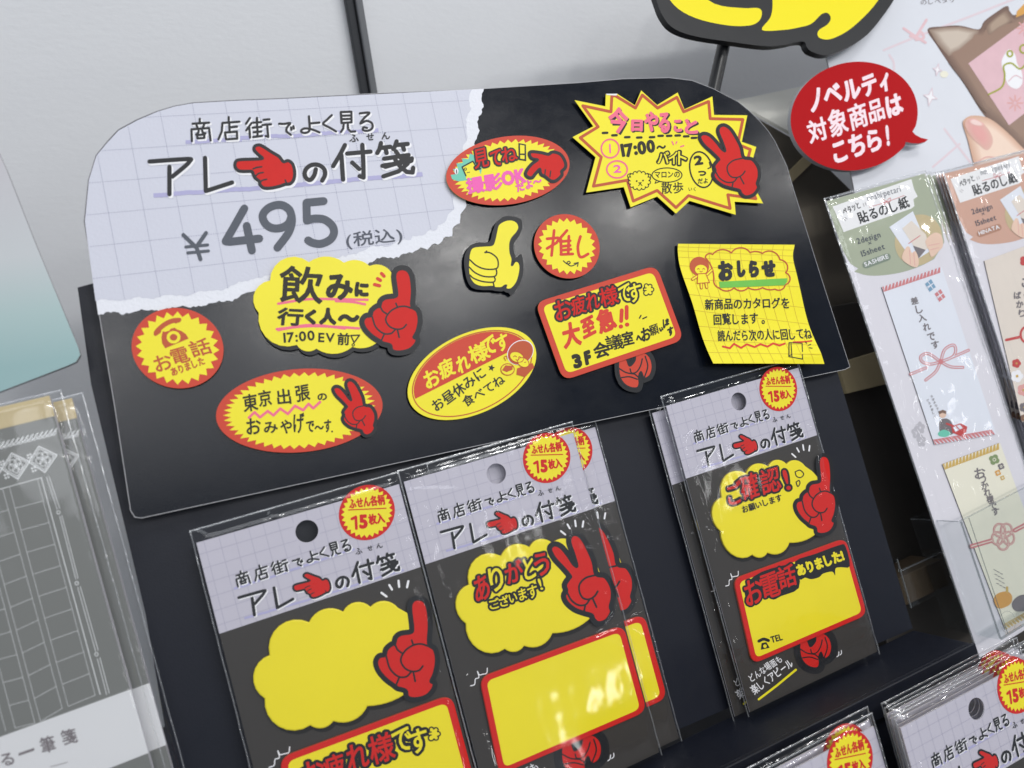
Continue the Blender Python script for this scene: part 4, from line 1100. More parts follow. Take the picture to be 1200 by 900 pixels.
def pack_card(t, z7title=None):
    """the printed backing card: lilac grid header with a punched hole, dark body, badge, title"""
    s = Sheet()
    hole = [(HOLE[0] + 4.8 * math.cos(a), HOLE[1] + 4.8 * math.sin(a)) for a in (2 * math.pi * i / 36 for i in range(36))]
    x0, x1, y0, y1 = 1.6, 88.6, 2.0, PH - 5.6
    s.slab([(x0, y0), (x1, y0), (x1, y1), (x0, y1)], 'card_dark', 0.3, 0.8, side='card_edge', holes=[hole])
    s.fill([(x0, HB), (x1, HB), (x1, y1), (x0, y1)], 'header_lilac', 0.86, holes=[hole], j=False)
    card = s.build('card', t)
    g = Sheet()
    for i in range(15):
        x = 4.5 + i * 6.0
        if x > x1: break
        for (a, b) in ([(HB, y1)] if abs(x - HOLE[0]) > 4.9 else [(HB, HOLE[1] - 5), (HOLE[1] + 5, y1)]): g.stroke([(x, a), (x, b)], 0.22, 'header_grid', 0.9, caps=False)
    for i in range(7):
        y = HB + 3.5 + i * 6.0
        for (a, b) in ([(x0, x1)] if abs(y - HOLE[1]) > 4.9 else [(x0, HOLE[0] - 5), (HOLE[0] + 5, x1)]):
            if y < y1: g.stroke([(a, y), (b, y)], 0.22, 'header_grid', 0.93, caps=False)
    # title, on the survey of the first pack
    l1 = [tuple(v / MM for v in Z5(*p)) for p in ((232, 592), (765, 418))]
    l2 = [tuple(v / MM for v in Z5(*p)) for p in ((238, 640), (988, 500))]
    A1, A2, B1, B2 = (440, 280), (1140 + 580, 205), (148, 418), (1140 + 864, 470)
    # y-down survey onto y-up card
    def sim(a1, a2, b1, b2):
        f = similar((a1[0], -a1[1]), (a2[0], -a2[1]), b1, b2)
        h = lambda x, y: f(x, -y)
        h.k = f.k
        return h
    TA, TB = sim(A1, A2, *l1), sim(B1, B2, *l2)
    for (T, q) in ((TA, ([(405, 285), (800, 266), (1000, 256)])), (TA, [(1000, 250), (1760, 200)]), (TB, [(180, 660), (900, 612)]), (TB, [(900, 610), (2060, 508)])):
        g.stroke([T(x, y) for x, y in jag(q, 2, 14, 4)], 26 * T.k, 'marker_lilac', 0.96, sharp=80, caps=False)
    draw_title(g, TA, TB, 20 * TA.k, 34 * TB.k, 1.0)
    for ch, bx in (('ふ', (785, 408, 818, 438)), ('せ', (840, 396, 864, 420)), ('ん', (884, 386, 912, 410))): g.box(ch, bx, 'ink', 1.06, bold=.6, rot=12, m=Z5)
    g.build('header_lettering', card)
    h = Sheet()
    o_ = [TB(x + 12, y + 14) for x, y in smooth(HAND_POINT['out'], True, 4)]
    h.stroke(o_, 34 * TB.k, 'white_ink', 0.99, closed=True, sharp=28)
    # the printed hand is a little smaller than on the sign
    draw_hand(h, HAND_POINT, lambda p: TB(p[0], p[1]), 11 * TB.k, 1.08, out_w=11 * TB.k)
    h.build('pointing_hand', card)
    b = Sheet(Z5)
    c, ra, rb = (838, 242), (131, -12), (0, 129)
    b.slab(conj(c, ra, rb, 48), 'red', 0.9, 1.05); b.fill(burst(c, ra, rb, 28, 0.92, 0.80), 'yellow', 1.1)
    b.text('ふせん各柄', (757, 226), (924, 204), 50, 'red', 1.16, bold=.04); b.stroke([(752, 230), (927, 222)], 5, 'red', 1.16)
    b.stroke([(768, 272), (786, 262), (789, 317)], 13, 'red', 1.16); b.box('5', (802, 250, 842, 318), 'red', 1.16, bold=5, rot=3); b.text('枚入', (850, 300), (924, 288), 50, 'red', 1.16, bold=.05)
    b.build('badge', card)
    # loose white pen marks on the dark part
    w = Sheet(Z6)
    for q in ([(652, 95), (675, 112)], [(688, 60), (700, 80)], [(730, 40), (733, 68)], [(775, 42), (769, 70)]): w.stroke(q, 10, 'white_ink', 0.92)
    w.stroke(smooth([(138, 893), (160, 885), (164, 862), (168, 855), (185, 848), (178, 818), (188, 835), (205, 832), (228, 825), (232, 800)]), 5, 'white_ink', 0.92)
    w.m = ZC
    for q in ([(640, 597), (648, 590), (650, 572)], [(655, 588), (663, 580), (662, 565)]): w.stroke(smooth(q), 4, 'white_ink', 0.92)
    w.text('どんな場面も', (212, 728), (372, 618), 44, 'white_ink', 0.92, bold=.01, jit=.06); w.text('楽しくアピール', (228, 790), (428, 642), 52, 'white_ink', 0.92, bold=.015, jit=.06)
    w.stroke([(248, 810), (340, 740), (434, 662)], 11, 'yellow', 0.92)
    w.build('white_lettering', card)
    return card

def bevel_pad(t, name, P, m, z0, z1, matn, side, inset_d):
    """a block of notes with a slightly soft top edge"""
    s = Sheet(m)
    n = len(P); I = inset(P, inset_d)
    s.put([(p[0], p[1], 0) for p in P] + [(p[0], p[1], z1 - z0 - 0.25) for p in P] + [(p[0], p[1], z1 - z0) for p in I],
          [(i, (i + 1) % n, n + (i + 1) % n, n + i) for i in range(n)], side, z0)
    s.put([(p[0], p[1], z1 - z0 - 0.25) for p in P] + [(p[0], p[1], z1 - z0) for p in I], [(i, (i + 1) % n, n + (i + 1) % n, n + i) for i in range(n)], matn, z0)
    s.fill(I, matn, z1, j=False)
    return s.build(name, t)

def cloud_pad(t, hand, hm, H=HAND_INDEX, words=None):
    P = scallop([CLOUD[i] for i in range(len(CLOUD))], 8)
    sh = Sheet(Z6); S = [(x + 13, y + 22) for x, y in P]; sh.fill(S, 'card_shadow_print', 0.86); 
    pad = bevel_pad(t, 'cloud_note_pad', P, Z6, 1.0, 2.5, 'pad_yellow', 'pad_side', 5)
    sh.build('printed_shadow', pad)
    h = Sheet(hm[0]); draw_hand(h, H, hm[1], hm[2], 2.56, out_w=hm[2] * 1.5)
    # black foot of the hand reaching the card
    h.build('printed_hand', pad)
    if words:
        l = Sheet(words[0]); words[1](l); l.build('lettering', pad)
    return pad

RQ = [(112, 205), (675, 0), (783, 385), (208, 632)]
def rect_pad(t, words=None, grip=True):
    s0 = Sheet(ZC)
    if grip:
        h = Sheet(ZC); gb = HAND_GRIP['out']
        draw_hand(h, HAND_GRIP, KEEP, 6, 0.9, out_w=22); 
    P = round_poly(RQ, 48)
    pad = bevel_pad(t, 'framed_note_pad', P, ZC, 1.15, 2.5, 'red', 'brick_ink', 3)
    if grip: h.build('fist_print', pad)
    f = Sheet(ZC); f.fill(round_poly(inset(RQ, 24), 28), 'pad_yellow', 2.56)
    sh = Sheet(ZC)
    f.build('writing_area', pad)
    if words:
        l = Sheet(words[0]); words[1](l); l.build('lettering', pad)
    return pad

ANY = 'packs of sticky notes on the display stand'
def finish_pack(t, seed, **k):
    make_bag(t, PW, PH, seed, **k)

# pack with a blank cloud
def pack_blank():
    t = thing('sticky_note_pack', 'leftmost bagged sticky note pack with a blank yellow cloud and red raised finger', 'sticky note pack', F1, ANY)
    pack_card(t)
    hm = (Z6, fit(HAND_INDEX['box'], (622, 118, 902, 575)), 8.5)
    cloud_pad(t, None, hm)
    def w(l):
        l.m = Z6
        for ch, bx, f in (('お', (290, 862, 385, 985), 'red'), ('疲', (385, 828, 490, 955), 'red'), ('れ', (490, 785, 592, 905), 'red'), ('様', (590, 728, 712, 872), 'red'), ('で', (695, 702, 780, 805), 'pad_yellow'), ('す', (768, 712, 852, 822), 'pad_yellow')):
            pop(l, ch, bx, 2.68 if f == 'red' else 2.66, f, b_out=11, b_in=5, rot=15)
        steam(l, (884, 735), 30, 2.72, 'pad_yellow', 6)
    rect_pad(t, (Z6, w))
    finish_pack(t, 11, rough=.4, folds=24)
    return t
P1 = pack_blank()

def pack_thanks():
    t = thing('sticky_note_pack', 'middle bagged sticky note pack with red peace hand over a blank framed pad', 'sticky note pack', F2, ANY)
    pack_card(t)
    hm = (Z7, fit(HAND_PEACE['box'], (690, 545, 978, 955)), 9)
    def w(l):
        for ch, bx, f in (('あ', (335, 735, 405, 852), 'red'), ('り', (400, 702, 468, 808), 'pad_yellow'), ('が', (478, 660, 560, 772), 'red'), ('と', (562, 655, 622, 752), 'pad_yellow'), ('う', (615, 630, 682, 735), 'red')): pop(l, ch, bx, 2.62, f, b_out=9, b_in=5, rot=16)
        for ch, bx in (('ご', (405, 838, 450, 890)), ('ざ', (450, 825, 492, 878)), ('い', (495, 818, 535, 860)), ('ま', (540, 795, 580, 850)), ('す', (582, 780, 625, 840)), ('!', (632, 750, 655, 800))): pop(l, ch, bx, 2.62, 'pad_yellow', b_out=8, b_in=2.5, rot=15)
    cloud_pad(t, None, hm, HAND_PEACE, (Z7, w))
    rect_pad(t)
    finish_pack(t, 23, rough=.4, folds=34)
    return t
P2 = pack_thanks()

def pack_confirm():
    t = thing('sticky_note_pack', 'right bagged sticky note pack with a telephone message pad under its cloud', 'sticky note pack', F3, ANY)
    pack_card(t)
    hm = (ZB, fit(HAND_INDEX['box'], (638, 118, 882, 578)), 8)
    def w(l):
        for ch, bx in (('ご', (245, 265, 322, 405)), ('確', (318, 222, 432, 378)), ('認', (432, 188, 558, 348)), ('!', (568, 205, 612, 318))): pop(l, ch, bx, 2.62, 'red', b_out=10, b_in=4.5, rot=13)
        l.text('お願いします', (335, 458), (570, 382), 45, 'ink', 2.64, bold=.03)
        for q in ([(640, 215), (668, 205), (690, 228), (672, 248), (648, 240), (640, 215)], [(645, 275), (662, 265), (668, 282), (655, 300), (645, 275)]): l.stroke(smooth(q), 6, 'ink', 2.64)
    cloud_pad(t, None, hm, HAND_INDEX, (ZB, w))
    def w2(l):
        l.fill(smooth([(420, 118), (520, 80), (640, 36), (672, 42), (694, 140), (650, 146), (622, 152), (620, 188), (606, 168), (560, 178), (540, 196), (500, 206), (470, 198), (440, 205)], True, 3), 'ink', 2.62)
        l.text('ありました!', (436, 194), (670, 112), 62, 'pad_yellow', 2.68, bold=.055)
        l.fill(smooth([(170, 240), (250, 170), (400, 130), (432, 150), (438, 250), (350, 290), (310, 308), (260, 290), (215, 338), (180, 320)], True, 3), 'ink', 2.62)
        for ch, bx in (('お', (165, 212, 248, 335)), ('電', (242, 165, 345, 298)), ('話', (328, 130, 425, 255))): pop(l, ch, bx, 2.68, 'red', b_out=8, b_in=5, rot=15)
        l.stroke(smooth([(238, 515), (262, 505), (286, 512)]), 15, 'ink', 2.64); l.fill([(252, 525), (275, 520), (292, 548), (248, 558)], 'ink', 2.64); l.fill(conj((268, 540), (9, 0), (0, 9), 14), 'pad_yellow', 2.7)
        l.text('TEL', (302, 528), (360, 512), 44, 'ink', 2.64, bold=.03)
    rect_pad(t, (ZC, w2))
    finish_pack(t, 37, rough=.4, folds=30)
    return t
P3 = pack_confirm()

def place_copy(src, fr, label):
    c = copy_tree(src); c.matrix_world = fr.matrix(); c['label'] = label
    return c
BADGE = tuple(v / MM for v in Z5(838, 242))
place_copy(P2, pack_frame(667.5, 529, 0.0015, *BADGE), 'sticky note pack mostly hidden behind the peace hand pack, its right edge showing')
place_copy(P3, pack_frame(849.5, 478.5, 0.0035, *HOLE), 'sticky note pack mostly hidden behind the telephone message pack, its left edge showing')

# lower tier: a fanned stack at the right and two packs beside it
LOW = ['front pack of the fanned stack at the lower right, its header hole showing', 'second pack from the front in the fanned stack at the lower right', 'third pack from the front in the fanned stack at the lower right',
       'fourth pack from the front in the fanned stack at the lower right', 'rearmost pack of the fanned stack at the lower right']
for i, lb in enumerate(LOW):
    place_copy((P3, P1, P1, P2, P3, P1)[i], pack_frame(1144.6 - 5.0 * i - (2 if i > 2 else 0), 830.7 - 3.6 * i, 0.082 - 0.0062 * i, *HOLE, rot=3.3 + (0, .6, -.4, .8, .2, 1.0)[i]), lb)
place_copy(P2, pack_frame(996, 890.7, 0.072, *BADGE, rot=4.0), 'front pack left of the fanned stack, only its badge corner showing')
place_copy(P1, pack_frame(991, 882, 0.066, *BADGE, rot=3.6), 'sticky note pack tucked behind the badge-corner pack left of the fanned stack')

# ------------------------------------------------------------------ noshi strip packs on the right
NW, NH = 85.0, 286.0
def noshi_frame(px, py, n, rot): return Frame(uv(px, py, n), n, rot).moved(0, -NH * MM)
FN = noshi_frame(964, 233, 0.004, 7.0)
ZN, ZS, ZT = zoom(FN, 960, 195, 6.0), zoom(FN, 1020, 310, 4.2857), zoom(FN, 1050, 520, 3.75)

def slip(t, name, Q, m, base, stripe, z=0.9):
    s = Sheet(m); s.slab(Q, base, z, z + 0.5, side='slate_ink')
    A, B, C_, D_ = (Vector(q) for q in Q)
    for (a, b, c, d) in ((A, B, D_, C_), (D_, C_, A, B)):
        nn = 17; e = (b - a) / nn; dn = ((c - a).normalized() * 26) * (1 if a == A else 1)
        for i in range(nn):
            p = a + e * i
            s.fill([tuple(p + e * .1), tuple(p + e * .6), tuple(p + e * .6 + dn + e * -.5), tuple(p + dn + e * -.9 if i else p + dn)], stripe, z + 0.56)
    return s.build(name, t)

def noshi_card(t, colour, pill, word):
    s = Sheet(); s.slab([(1.2, 2), (NW - 1.2, 2), (NW - 1.2, NH - 2), (1.2, NH - 2)], 'noshi_card', 0.2, 0.7, side='card_edge')
    x1, y1 = NW - 1.3, NH - 2.1
    hb = [tuple(v / MM for v in ZN(*p)) for p in ((240, 742), (330, 768), (440, 768), (580, 745), (700, 705), (800, 655))]
    s.fill([(1.3, y1), (1.3, hb[0][1] + 14), (3.5, hb[0][1] + 5), (8, hb[0][1] + 1)] + smooth(hb, False, 4) + [(x1 - 3, hb[-1][1] + 8), (x1, hb[-1][1] + 22), (x1, y1)], colour, 0.76)
    s.fill([tuple(v / MM for v in ZN(*p)) for p in ((88, 285), (640, 92), (660, 165), (685, 215), (655, 235), (662, 282), (640, 300), (165, 465))], 'white_paper', 0.82)
    rnd = random.Random(5)
    for q in ((250, 885), (245, 820), (225, 845)):
        c = tuple(v / MM for v in ZS(*q))
        for i in range(5):
            a = i * 1.257; s.fill(conj((c[0] + 2.2 * math.cos(a), c[1] + 2.2 * math.sin(a)), (1.6, 0), (0, 1.6), 12), 'noshi_pattern', 0.76)
    card = s.build('card', t)
    l = Sheet(ZN)
    l.text('ペタッと', (172, 352), (292, 292), 58, 'ink', 0.9, bold=.015, jit=.08)
    for q in ([(300, 262), (308, 285)], [(315, 255), (322, 278)], [(160, 372), (180, 385)], [(172, 362), (190, 372)]): l.stroke(q, 3, 'slate_ink', 0.9)
    l.text('noshi·petari', (335, 256), (572, 184), 62, 'thin_grey_ink', 0.9)
    l.stroke([(345, 290), (455, 258), (590, 208)], 4, 'rose_ink', 0.9)
    for q in ([(462, 250), (438, 232), (440, 258), (462, 250)], [(462, 250), (490, 225), (490, 250), (462, 250)], [(462, 250), (450, 272)], [(462, 250), (482, 266)]): l.stroke(smooth(q), 4, 'rose_ink', 0.92)
    l.text('貼るのし紙', (278, 410), (634, 288), 88, 'ink', 0.9, bold=.022)
    l.text('2design', (262, 556), (430, 504), 58, 'thin_grey_ink', 0.9, bold=.012); l.text('×', (338, 566), (370, 556), 44, 'thin_grey_ink', 0.9); l.text('15sheet', (294, 644), (460, 586), 58, 'thin_grey_ink', 0.9, bold=.012)
    l.stroke([(322, 694), (470, 640)], 52, pill, 0.88); l.text(word, (314, 712), (484, 650), 42, 'white_ink', 0.96, bold=.02)
    l.build('card_lettering', card)
    p = Sheet(ZN)
    p.fill(conj((690, 520), (165, -40), (20, 175), 40), 'kraft', 0.84)
    p.fill([(484, 430), (650, 318), (770, 600), (690, 650), (600, 600)], 'slip_white', 0.9); p.fill([(575, 440), (640, 385), (740, 480), (768, 575), (690, 612), (640, 540)], 'slip_beige', 0.96); p.fill([(650, 560), (740, 590), (690, 650)], 'slate_ink', 0.98)
    p.stroke([(620, 545), (700, 490)], 6, 'rose_ink', 1.02)
    for q in ([(572, 650), (600, 575), (625, 570), (640, 610), (668, 600), (690, 660), (680, 710), (630, 700)], [(740, 520), (800, 470), (850, 490), (860, 560), (830, 600), (780, 640), (760, 590), (745, 560)]): p.fill(smooth(q, True, 4), 'skin', 1.04)
    for q in ([(760, 560), (835, 545)], [(770, 590), (830, 575)], [(625, 590), (632, 690)], [(655, 610), (662, 700)]): p.stroke(q, 4, 'nail', 1.08)
    p.build('card_photo', card)
    return card

def bow(l, c, k, z, col='rose_ink', w=9):
    x, y = c
    P = lambda q: [(x + a * k, y + b * k) for a, b in q]
    for q in ([(0, 0), (-60, -40), (-98, -28), (-92, 0), (-50, 12), (0, 0)], [(0, 0), (20, -60), (62, -84), (76, -60), (60, -25), (0, 0)], [(0, 0), (-25, 50), (-75, 92)], [(0, 0), (50, 25), (112, 28)]):
        q = smooth(P(q), False, 5); l.stroke(q, w * k * 1.6, col, z); l.stroke(q, w * k * .5, 'slip_white', z + .06)
    l.fill(conj(c, (13 * k, 0), (0, 13 * k), 12), col, z + .1)

def noshi_green():
    t = thing('gift_strip_pack', 'bagged gift strip pack with a sage green header and a pink bow slip', 'gift strip pack', FN, 'packs of adhesive gift strips')
    noshi_card(t, 'noshi_green', 'pill', 'SASHIIRE')
    a = slip(t, 'bow_slip', [(48, 116), (348, 14), (622, 852), (312, 905)], ZS, 'slip_white', 'rose_ink')
    l = Sheet(ZS)
    for p, q in (((192, 552), (270, 520)), ((400, 468), (482, 432))): 
        l.stroke([p, q], 14, 'rose_ink', 1.5); l.stroke([p, q], 4, 'slip_white', 1.56)
    bow(l, (342, 490), 1.0, 1.5)
    for i, ch in enumerate('差し入れです'):
        x, y = 213 + i * 20, 185 + i * 44; l.box(ch, (x - 20, y - 20, x + 20, y + 20), 'slate_ink', 1.5, bold=1.2, rot=14)
    for c_, col in (((292, 108), 'blue_ink'), ((340, 158), 'rose_ink')):
        l.fill([(c_[0] - 28, c_[1] - 8), (c_[0] + 2, c_[1] - 32), (c_[0] + 26, c_[1] + 8), (c_[0] - 4, c_[1] + 32)], col, 1.5)
        for q in ([(-14, -20), (14, 20)], [(14, -12), (-14, 14)], [(-20, 10), (18, -14)]): l.stroke([(c_[0] + q[0][0], c_[1] + q[0][1]), (c_[0] + q[1][0], c_[1] + q[1][1])], 4, 'slip_white', 1.56)
    for k, st in enumerate(('心ばかりですが', 'どうぞ召し上がれ'[:6])):
        for i, ch in enumerate(st): x, y = 298 - k * 20 + i * 7, 662 + k * 20 + i * 16; l.box(ch, (x - 6, y - 6, x + 6, y + 6), 'slate_ink', 1.5, bold=.3)
    # kneeling figure offering a parcel
    l.fill(smooth([(335, 800), (345, 780), (375, 775), (400, 800), (405, 850), (345, 855)], True, 4), 'slate_ink', 1.5); l.fill(smooth([(330, 845), (360, 830), (392, 848), (370, 866), (335, 862)], True, 4), 'mint_ink', 1.54)
    l.fill(conj((352, 752), (18, 0), (0, 20), 18), 'skin', 1.56); l.fill([(334, 755), (335, 738), (352, 730), (370, 738), (368, 752), (350, 745)], 'pouch', 1.6)
    l.stroke([(372, 800), (405, 812)], 10, 'crimson_ink', 1.58); l.fill([(395, 815), (440, 798), (475, 815), (470, 842), (440, 862), (400, 845)], 'crimson_ink', 1.6); l.fill([(402, 818), (438, 804), (452, 822), (415, 842)], 'slip_white', 1.64); l.stroke([(420, 815), (445, 840)], 5, 'crimson_ink', 1.68)
    l.build('slip_print', a)
    b = slip(t, 'knot_slip', [(195, 90), (448, -4), (700, 690), (472, 815)], ZT, 'slip_cream', 'mustard_ink')
    l = Sheet(ZT)
    for i, ch in enumerate('おつかれ様です'):
        x, y = 358 + i * 11.5, 130 + i * 28; r = 24 if i == 0 else 17; l.box(ch, (x - r, y - r, x + r, y + r), 'slate_ink', 1.5, bold=1.2, rot=8)
    for q, w in (([(322, 450), (410, 425)], 20), ([(512, 380), (566, 352)], 20)): l.stroke(q, w, 'rose_ink', 1.5); l.stroke(q, 4, 'slip_cream', 1.56)
    for i in range(5):
        a_ = i * 1.257 + .3; c_ = (460 + 26 * math.cos(a_), 405 + 32 * math.sin(a_))
        l.ring(c_, 24, 28, 9, 'rose_ink', 1.52, n=20); l.ring(c_, 24, 28, 2, 'slip_cream', 1.58, n=20)
    for c_, r, col in (((422, 70), 22, 'sage_ink'), ((452, 100), 14, 'slate_ink'), ((438, 128), 13, 'amber_ink'), ((458, 150), 10, 'mustard_ink')):
        for i in range(4):
            a_ = i * 1.571 + .4; l.fill(conj((c_[0] + r * .55 * math.cos(a_), c_[1] + r * .55 * math.sin(a_)), (r * .55, 0), (0, r * .55), 12), col, 1.5)
        l.ring(c_, r * .3, r * .3, 3, 'slip_cream', 1.56, n=10)
    for k in range(3):
        for i in range(4): l.stroke([(420 + k * 14 + i * 4, 552 + k * 8 + i * 20), (430 + k * 14 + i * 4, 556 + k * 8 + i * 20)], 3, 'slate_ink', 1.5)
    l.fill(smooth([(420, 680), (440, 655), (480, 648), (500, 670), (490, 705), (440, 722)], True, 4), 'amber_ink', 1.5); l.stroke([(478, 650), (478, 630)], 10, 'mustard_ink', 1.52); l.fill(smooth([(498, 705), (520, 672), (560, 662), (600, 690), (590, 725), (520, 735)], True, 4), 'slate_ink', 1.52)
    l.build('slip_print', b)
    make_bag(t, NW, NH, 51, rough=1.2, folds=34, dome=2.2)
    return t
G1 = noshi_green()
for i in range(2):
    c = copy_tree(G1); c.matrix_world = noshi_frame(972 + 8 * i, 231.5 - 2 * i, -0.001 - 0.005 * i, 6.2 - .8 * i).matrix()
    c['label'] = ('green gift strip pack directly behind the front green one, only its edge showing', 'rearmost bagged green gift strip pack, a sliver beside the orange pack')[i]

FO = noshi_frame(1103, 201, 0.004, 6.0)
def noshi_orange():
    t = thing('gift_strip_pack', 'bagged gift strip pack with a peach header and beige floral slip, front one', 'gift strip pack', FO, 'packs of adhesive gift strips')
    noshi_card(t, 'noshi_orange', 'pill_brown', 'HINATA')
    m = zoom(FO, 1130, 280, 3.2143)
    a = slip(t, 'floral_slip', [(68, 85), (330, -10), (520, 590), (210, 690)], m, 'slip_beige', 'slip_beige')
    l = Sheet(m)
    for i, ch in enumerate('こころ'): l.box(ch, (208 + i * 8, 150 + i * 40, 240 + i * 8, 185 + i * 40), 'slate_ink', 1.5, bold=1.5)
    for i, ch in enumerate('ばかり'): l.box(ch, (178 + i * 9, 200 + i * 34, 206 + i * 9, 228 + i * 34), 'slate_ink', 1.5, bold=1.2)
    l.stroke([(150, 382), (205, 370)], 10, 'crimson_ink', 1.5); l.ring((228, 362), 24, 30, 8, 'crimson_ink', 1.52); l.ring((246, 372), 22, 26, 6, 'crimson_ink', 1.54)
    for c_, r, col in (((222, 85), 20, 'crimson_ink'), ((188, 470), 16, 'crimson_ink'), ((190, 518), 22, 'white_ink'), ((215, 570), 22, 'nail'), ((218, 635), 18, 'slate_ink'), ((240, 610), 22, 'crimson_ink'), ((218, 675), 14, 'pouch')):
        for i in range(5):
            a_ = i * 1.257; l.fill(conj((c_[0] + r * .55 * math.cos(a_), c_[1] + r * .55 * math.sin(a_)), (r * .55, 0), (0, r * .55), 12), col, 1.5)
        l.fill(conj(c_, (r * .25, 0), (0, r * .25), 8), 'mustard_ink', 1.58)
    l.build('slip_print', a)
    make_bag(t, NW, NH, 63, rough=1.1, folds=30, dome=2.2)
    return t
O1 = noshi_orange()
for i in range(3):
    c = copy_tree(O1); c.matrix_world = noshi_frame(1099 - 3.2 * i, 201.5 + .6 * i, -0.0005 - 0.0042 * i, 5.8 - .3 * i).matrix()
    c['label'] = ('second bagged orange gift strip pack from the front, its left edge a thin line', 'third bagged orange gift strip pack from the front, its left edge a thin line', 'rearmost bagged orange gift strip pack, next to the green packs')[i]

# clear holder in front of the strip packs
def holder():
    fr = Frame(uv(1172, 748, 0.020), 0.020, 7.0)
    t = thing('acrylic_holder', 'clear acrylic pocket holding the foot of the gift strip packs', 'display holder', fr)
    X0, Y0 = fr.loc(1172, 748); hh = fr.loc(1130, 609)[1]
    W = 0.20
    boxes('front_panel', [(0, 0, -0.0012, W, hh, 0)], 'acrylic', t, bev=0)
    boxes('side_panel', [(-0.0012, 0, -0.034, -0.0001, hh, -0.0001)], 'acrylic', t, bev=0)
    boxes('floor_panel', [(0.0001, -0.0013, -0.034, W, -0.0001, 0)], 'acrylic', t, bev=0)
    boxes('back_panel', [(0, 0, -0.0354, W, hh, -0.0342)], 'acrylic', t, bev=0)
    e = [(0, hh, -0.0012, W, hh + 0.0004, 0), (-0.0006, 0, 0.0001, 0.0002, hh, 0.0007), (0.006, 0, 0.0002, 0.0064, hh, 0.0005), (-0.0012, hh, -0.034, -0.0003, hh + 0.0004, -0.0013), (0, -0.0008, 0.0001, W, 0.0004, 0.0007)]
    boxes('edge', e, 'acrylic_edge', t, bev=0)
    s = Sheet(); s.ring((9, 6), 6, 6, .35, 'acrylic_edge', 0.3); s.build('finger_hole', t)
holder()

# ------------------------------------------------------------------ dark stand and white carton behind on the right
def carton():
    fr = Frame(uv(930, 300, -0.060), -0.060)
    t = thing('carton', 'leaning carton with a white top flap and shade-dark body, left of the red bubble', 'carton', fr)
    M_ = lambda x, y: fr.loc(x, y)
    s = Sheet(M_); s.slab([(858, 122), (884, 133), (946, 168), (1020, 240), (1020, 480), (940, 500), (860, 250)], 'box_shaded', -30, -3); s.build('body', t)  # shaded side of the white carton, its shade put into a dark brown
    # the flap tips back further than the display's face
    inv = t.matrix_world.inverted(); top = []
    for px, py in ((845, 121), (975, 94), (960, 182), (946, 166), (884, 131)):
        n1 = -0.090 + 0.034 * (py - 94) / 88.0; q_ = uv(px, py, n1); top.append(inv @ world(q_[0], q_[1], n1))
    dn = inv.to_3x3() @ Vector((0, 0, -0.0022)); n_ = len(top)
    mesh_obj('top_flap', [tuple(v) for v in top] + [tuple(v + dn) for v in top], [tuple(range(n_)), tuple(range(2 * n_ - 1, n_ - 1, -1))] + [(i, (i + 1) % n_, n_ + (i + 1) % n_, n_ + i) for i in range(n_)], 'box_white', t)
    s = Sheet(M_); s.slab([(912, 214), (948, 178), (955, 188), (918, 224)], 'kraft', -2.6, -1); s.build('beige_strip', t)  # plain beige strip across the carton
    s = Sheet(M_); s.slab([(962, 430), (1015, 414), (1022, 452), (972, 464)], 'kraft', 11, 16); s.build('bottom_flap', t)
carton()

def dark_stand():
    fr = Frame((0.128, -0.225), -0.050)
    t = thing('strip_stand', 'dark brown cardboard stand that the gift strip packs lean on, darkened for gap shade', 'display stand', fr)
    boxes('back_panel', [(0, 0, -0.003, 0.33, 0.26, 0)], 'dark_panel', t)  # dark sheet standing in for the shade between the two stands
    boxes('side_panel', [(-0.0024, 0, -0.003, -0.0002, 0.10, 0.03)], 'dark_panel', t)
    boxes('ledge', [(0.02, -0.003, -0.003, 0.33, -0.0004, 0.050)], 'dark_panel', t)
dark_stand()

def little_tray():
    fr = Frame(uv(1066, 712, -0.012), -0.012, 4.0)
    t = thing('clear_tray', 'small clear plastic tray with brown kraft paper inside, at the end of the navy ledge', 'tray', fr)
    boxes('tray_wall', [(0, 0, 0, 0.040, 0.022, 0.001), (0, 0, -0.028, 0.001, 0.030, -0.0002), (0.0394, 0, -0.028, 0.0404, 0.022, -0.0002)], 'acrylic', t, bev=0)
    boxes('tray_rim', [(0, 0.0222, -0.0002, 0.0404, 0.0227, 0.0012), (-0.0004, 0, 0.0011, 0.0002, 0.030, 0.0016)], 'acrylic_edge', t, bev=0)
    boxes('kraft_lining', [(0.0015, 0, -0.027, 0.038, 0.017, -0.004)], 'kraft_brown', t)
little_tray()

# ------------------------------------------------------------------ poster, red bubble, yellow hand sign
mat('pouch_ring', (140, 114, 100), rough=0.4)
def blend(p, P, c0, c1, n, d, z):
    """a printed tint that runs from c0 at the outline to c1 in the middle"""
    cx, cy = sum(q[0] for q in P) / len(P), sum(q[1] for q in P) / len(P)
    r = sum(math.dist(q, (cx, cy)) for q in P) / len(P)
    for i in range(n):
        t = i / max(1, n - 1); c = tuple(round(c0[k] + (c1[k] - c0[k]) * t) for k in range(3))
        nm = 'print_%02x%02x%02x' % c
        mat(nm, c, rough=0.4, var=0.03, vscale=60)
        k_ = 1 - t * min(.9, d / r * 1.2)
        p.fill([(cx + (x - cx) * k_, cy + (y - cy) * k_) for x, y in P], nm, z + .028 * i, j=False)

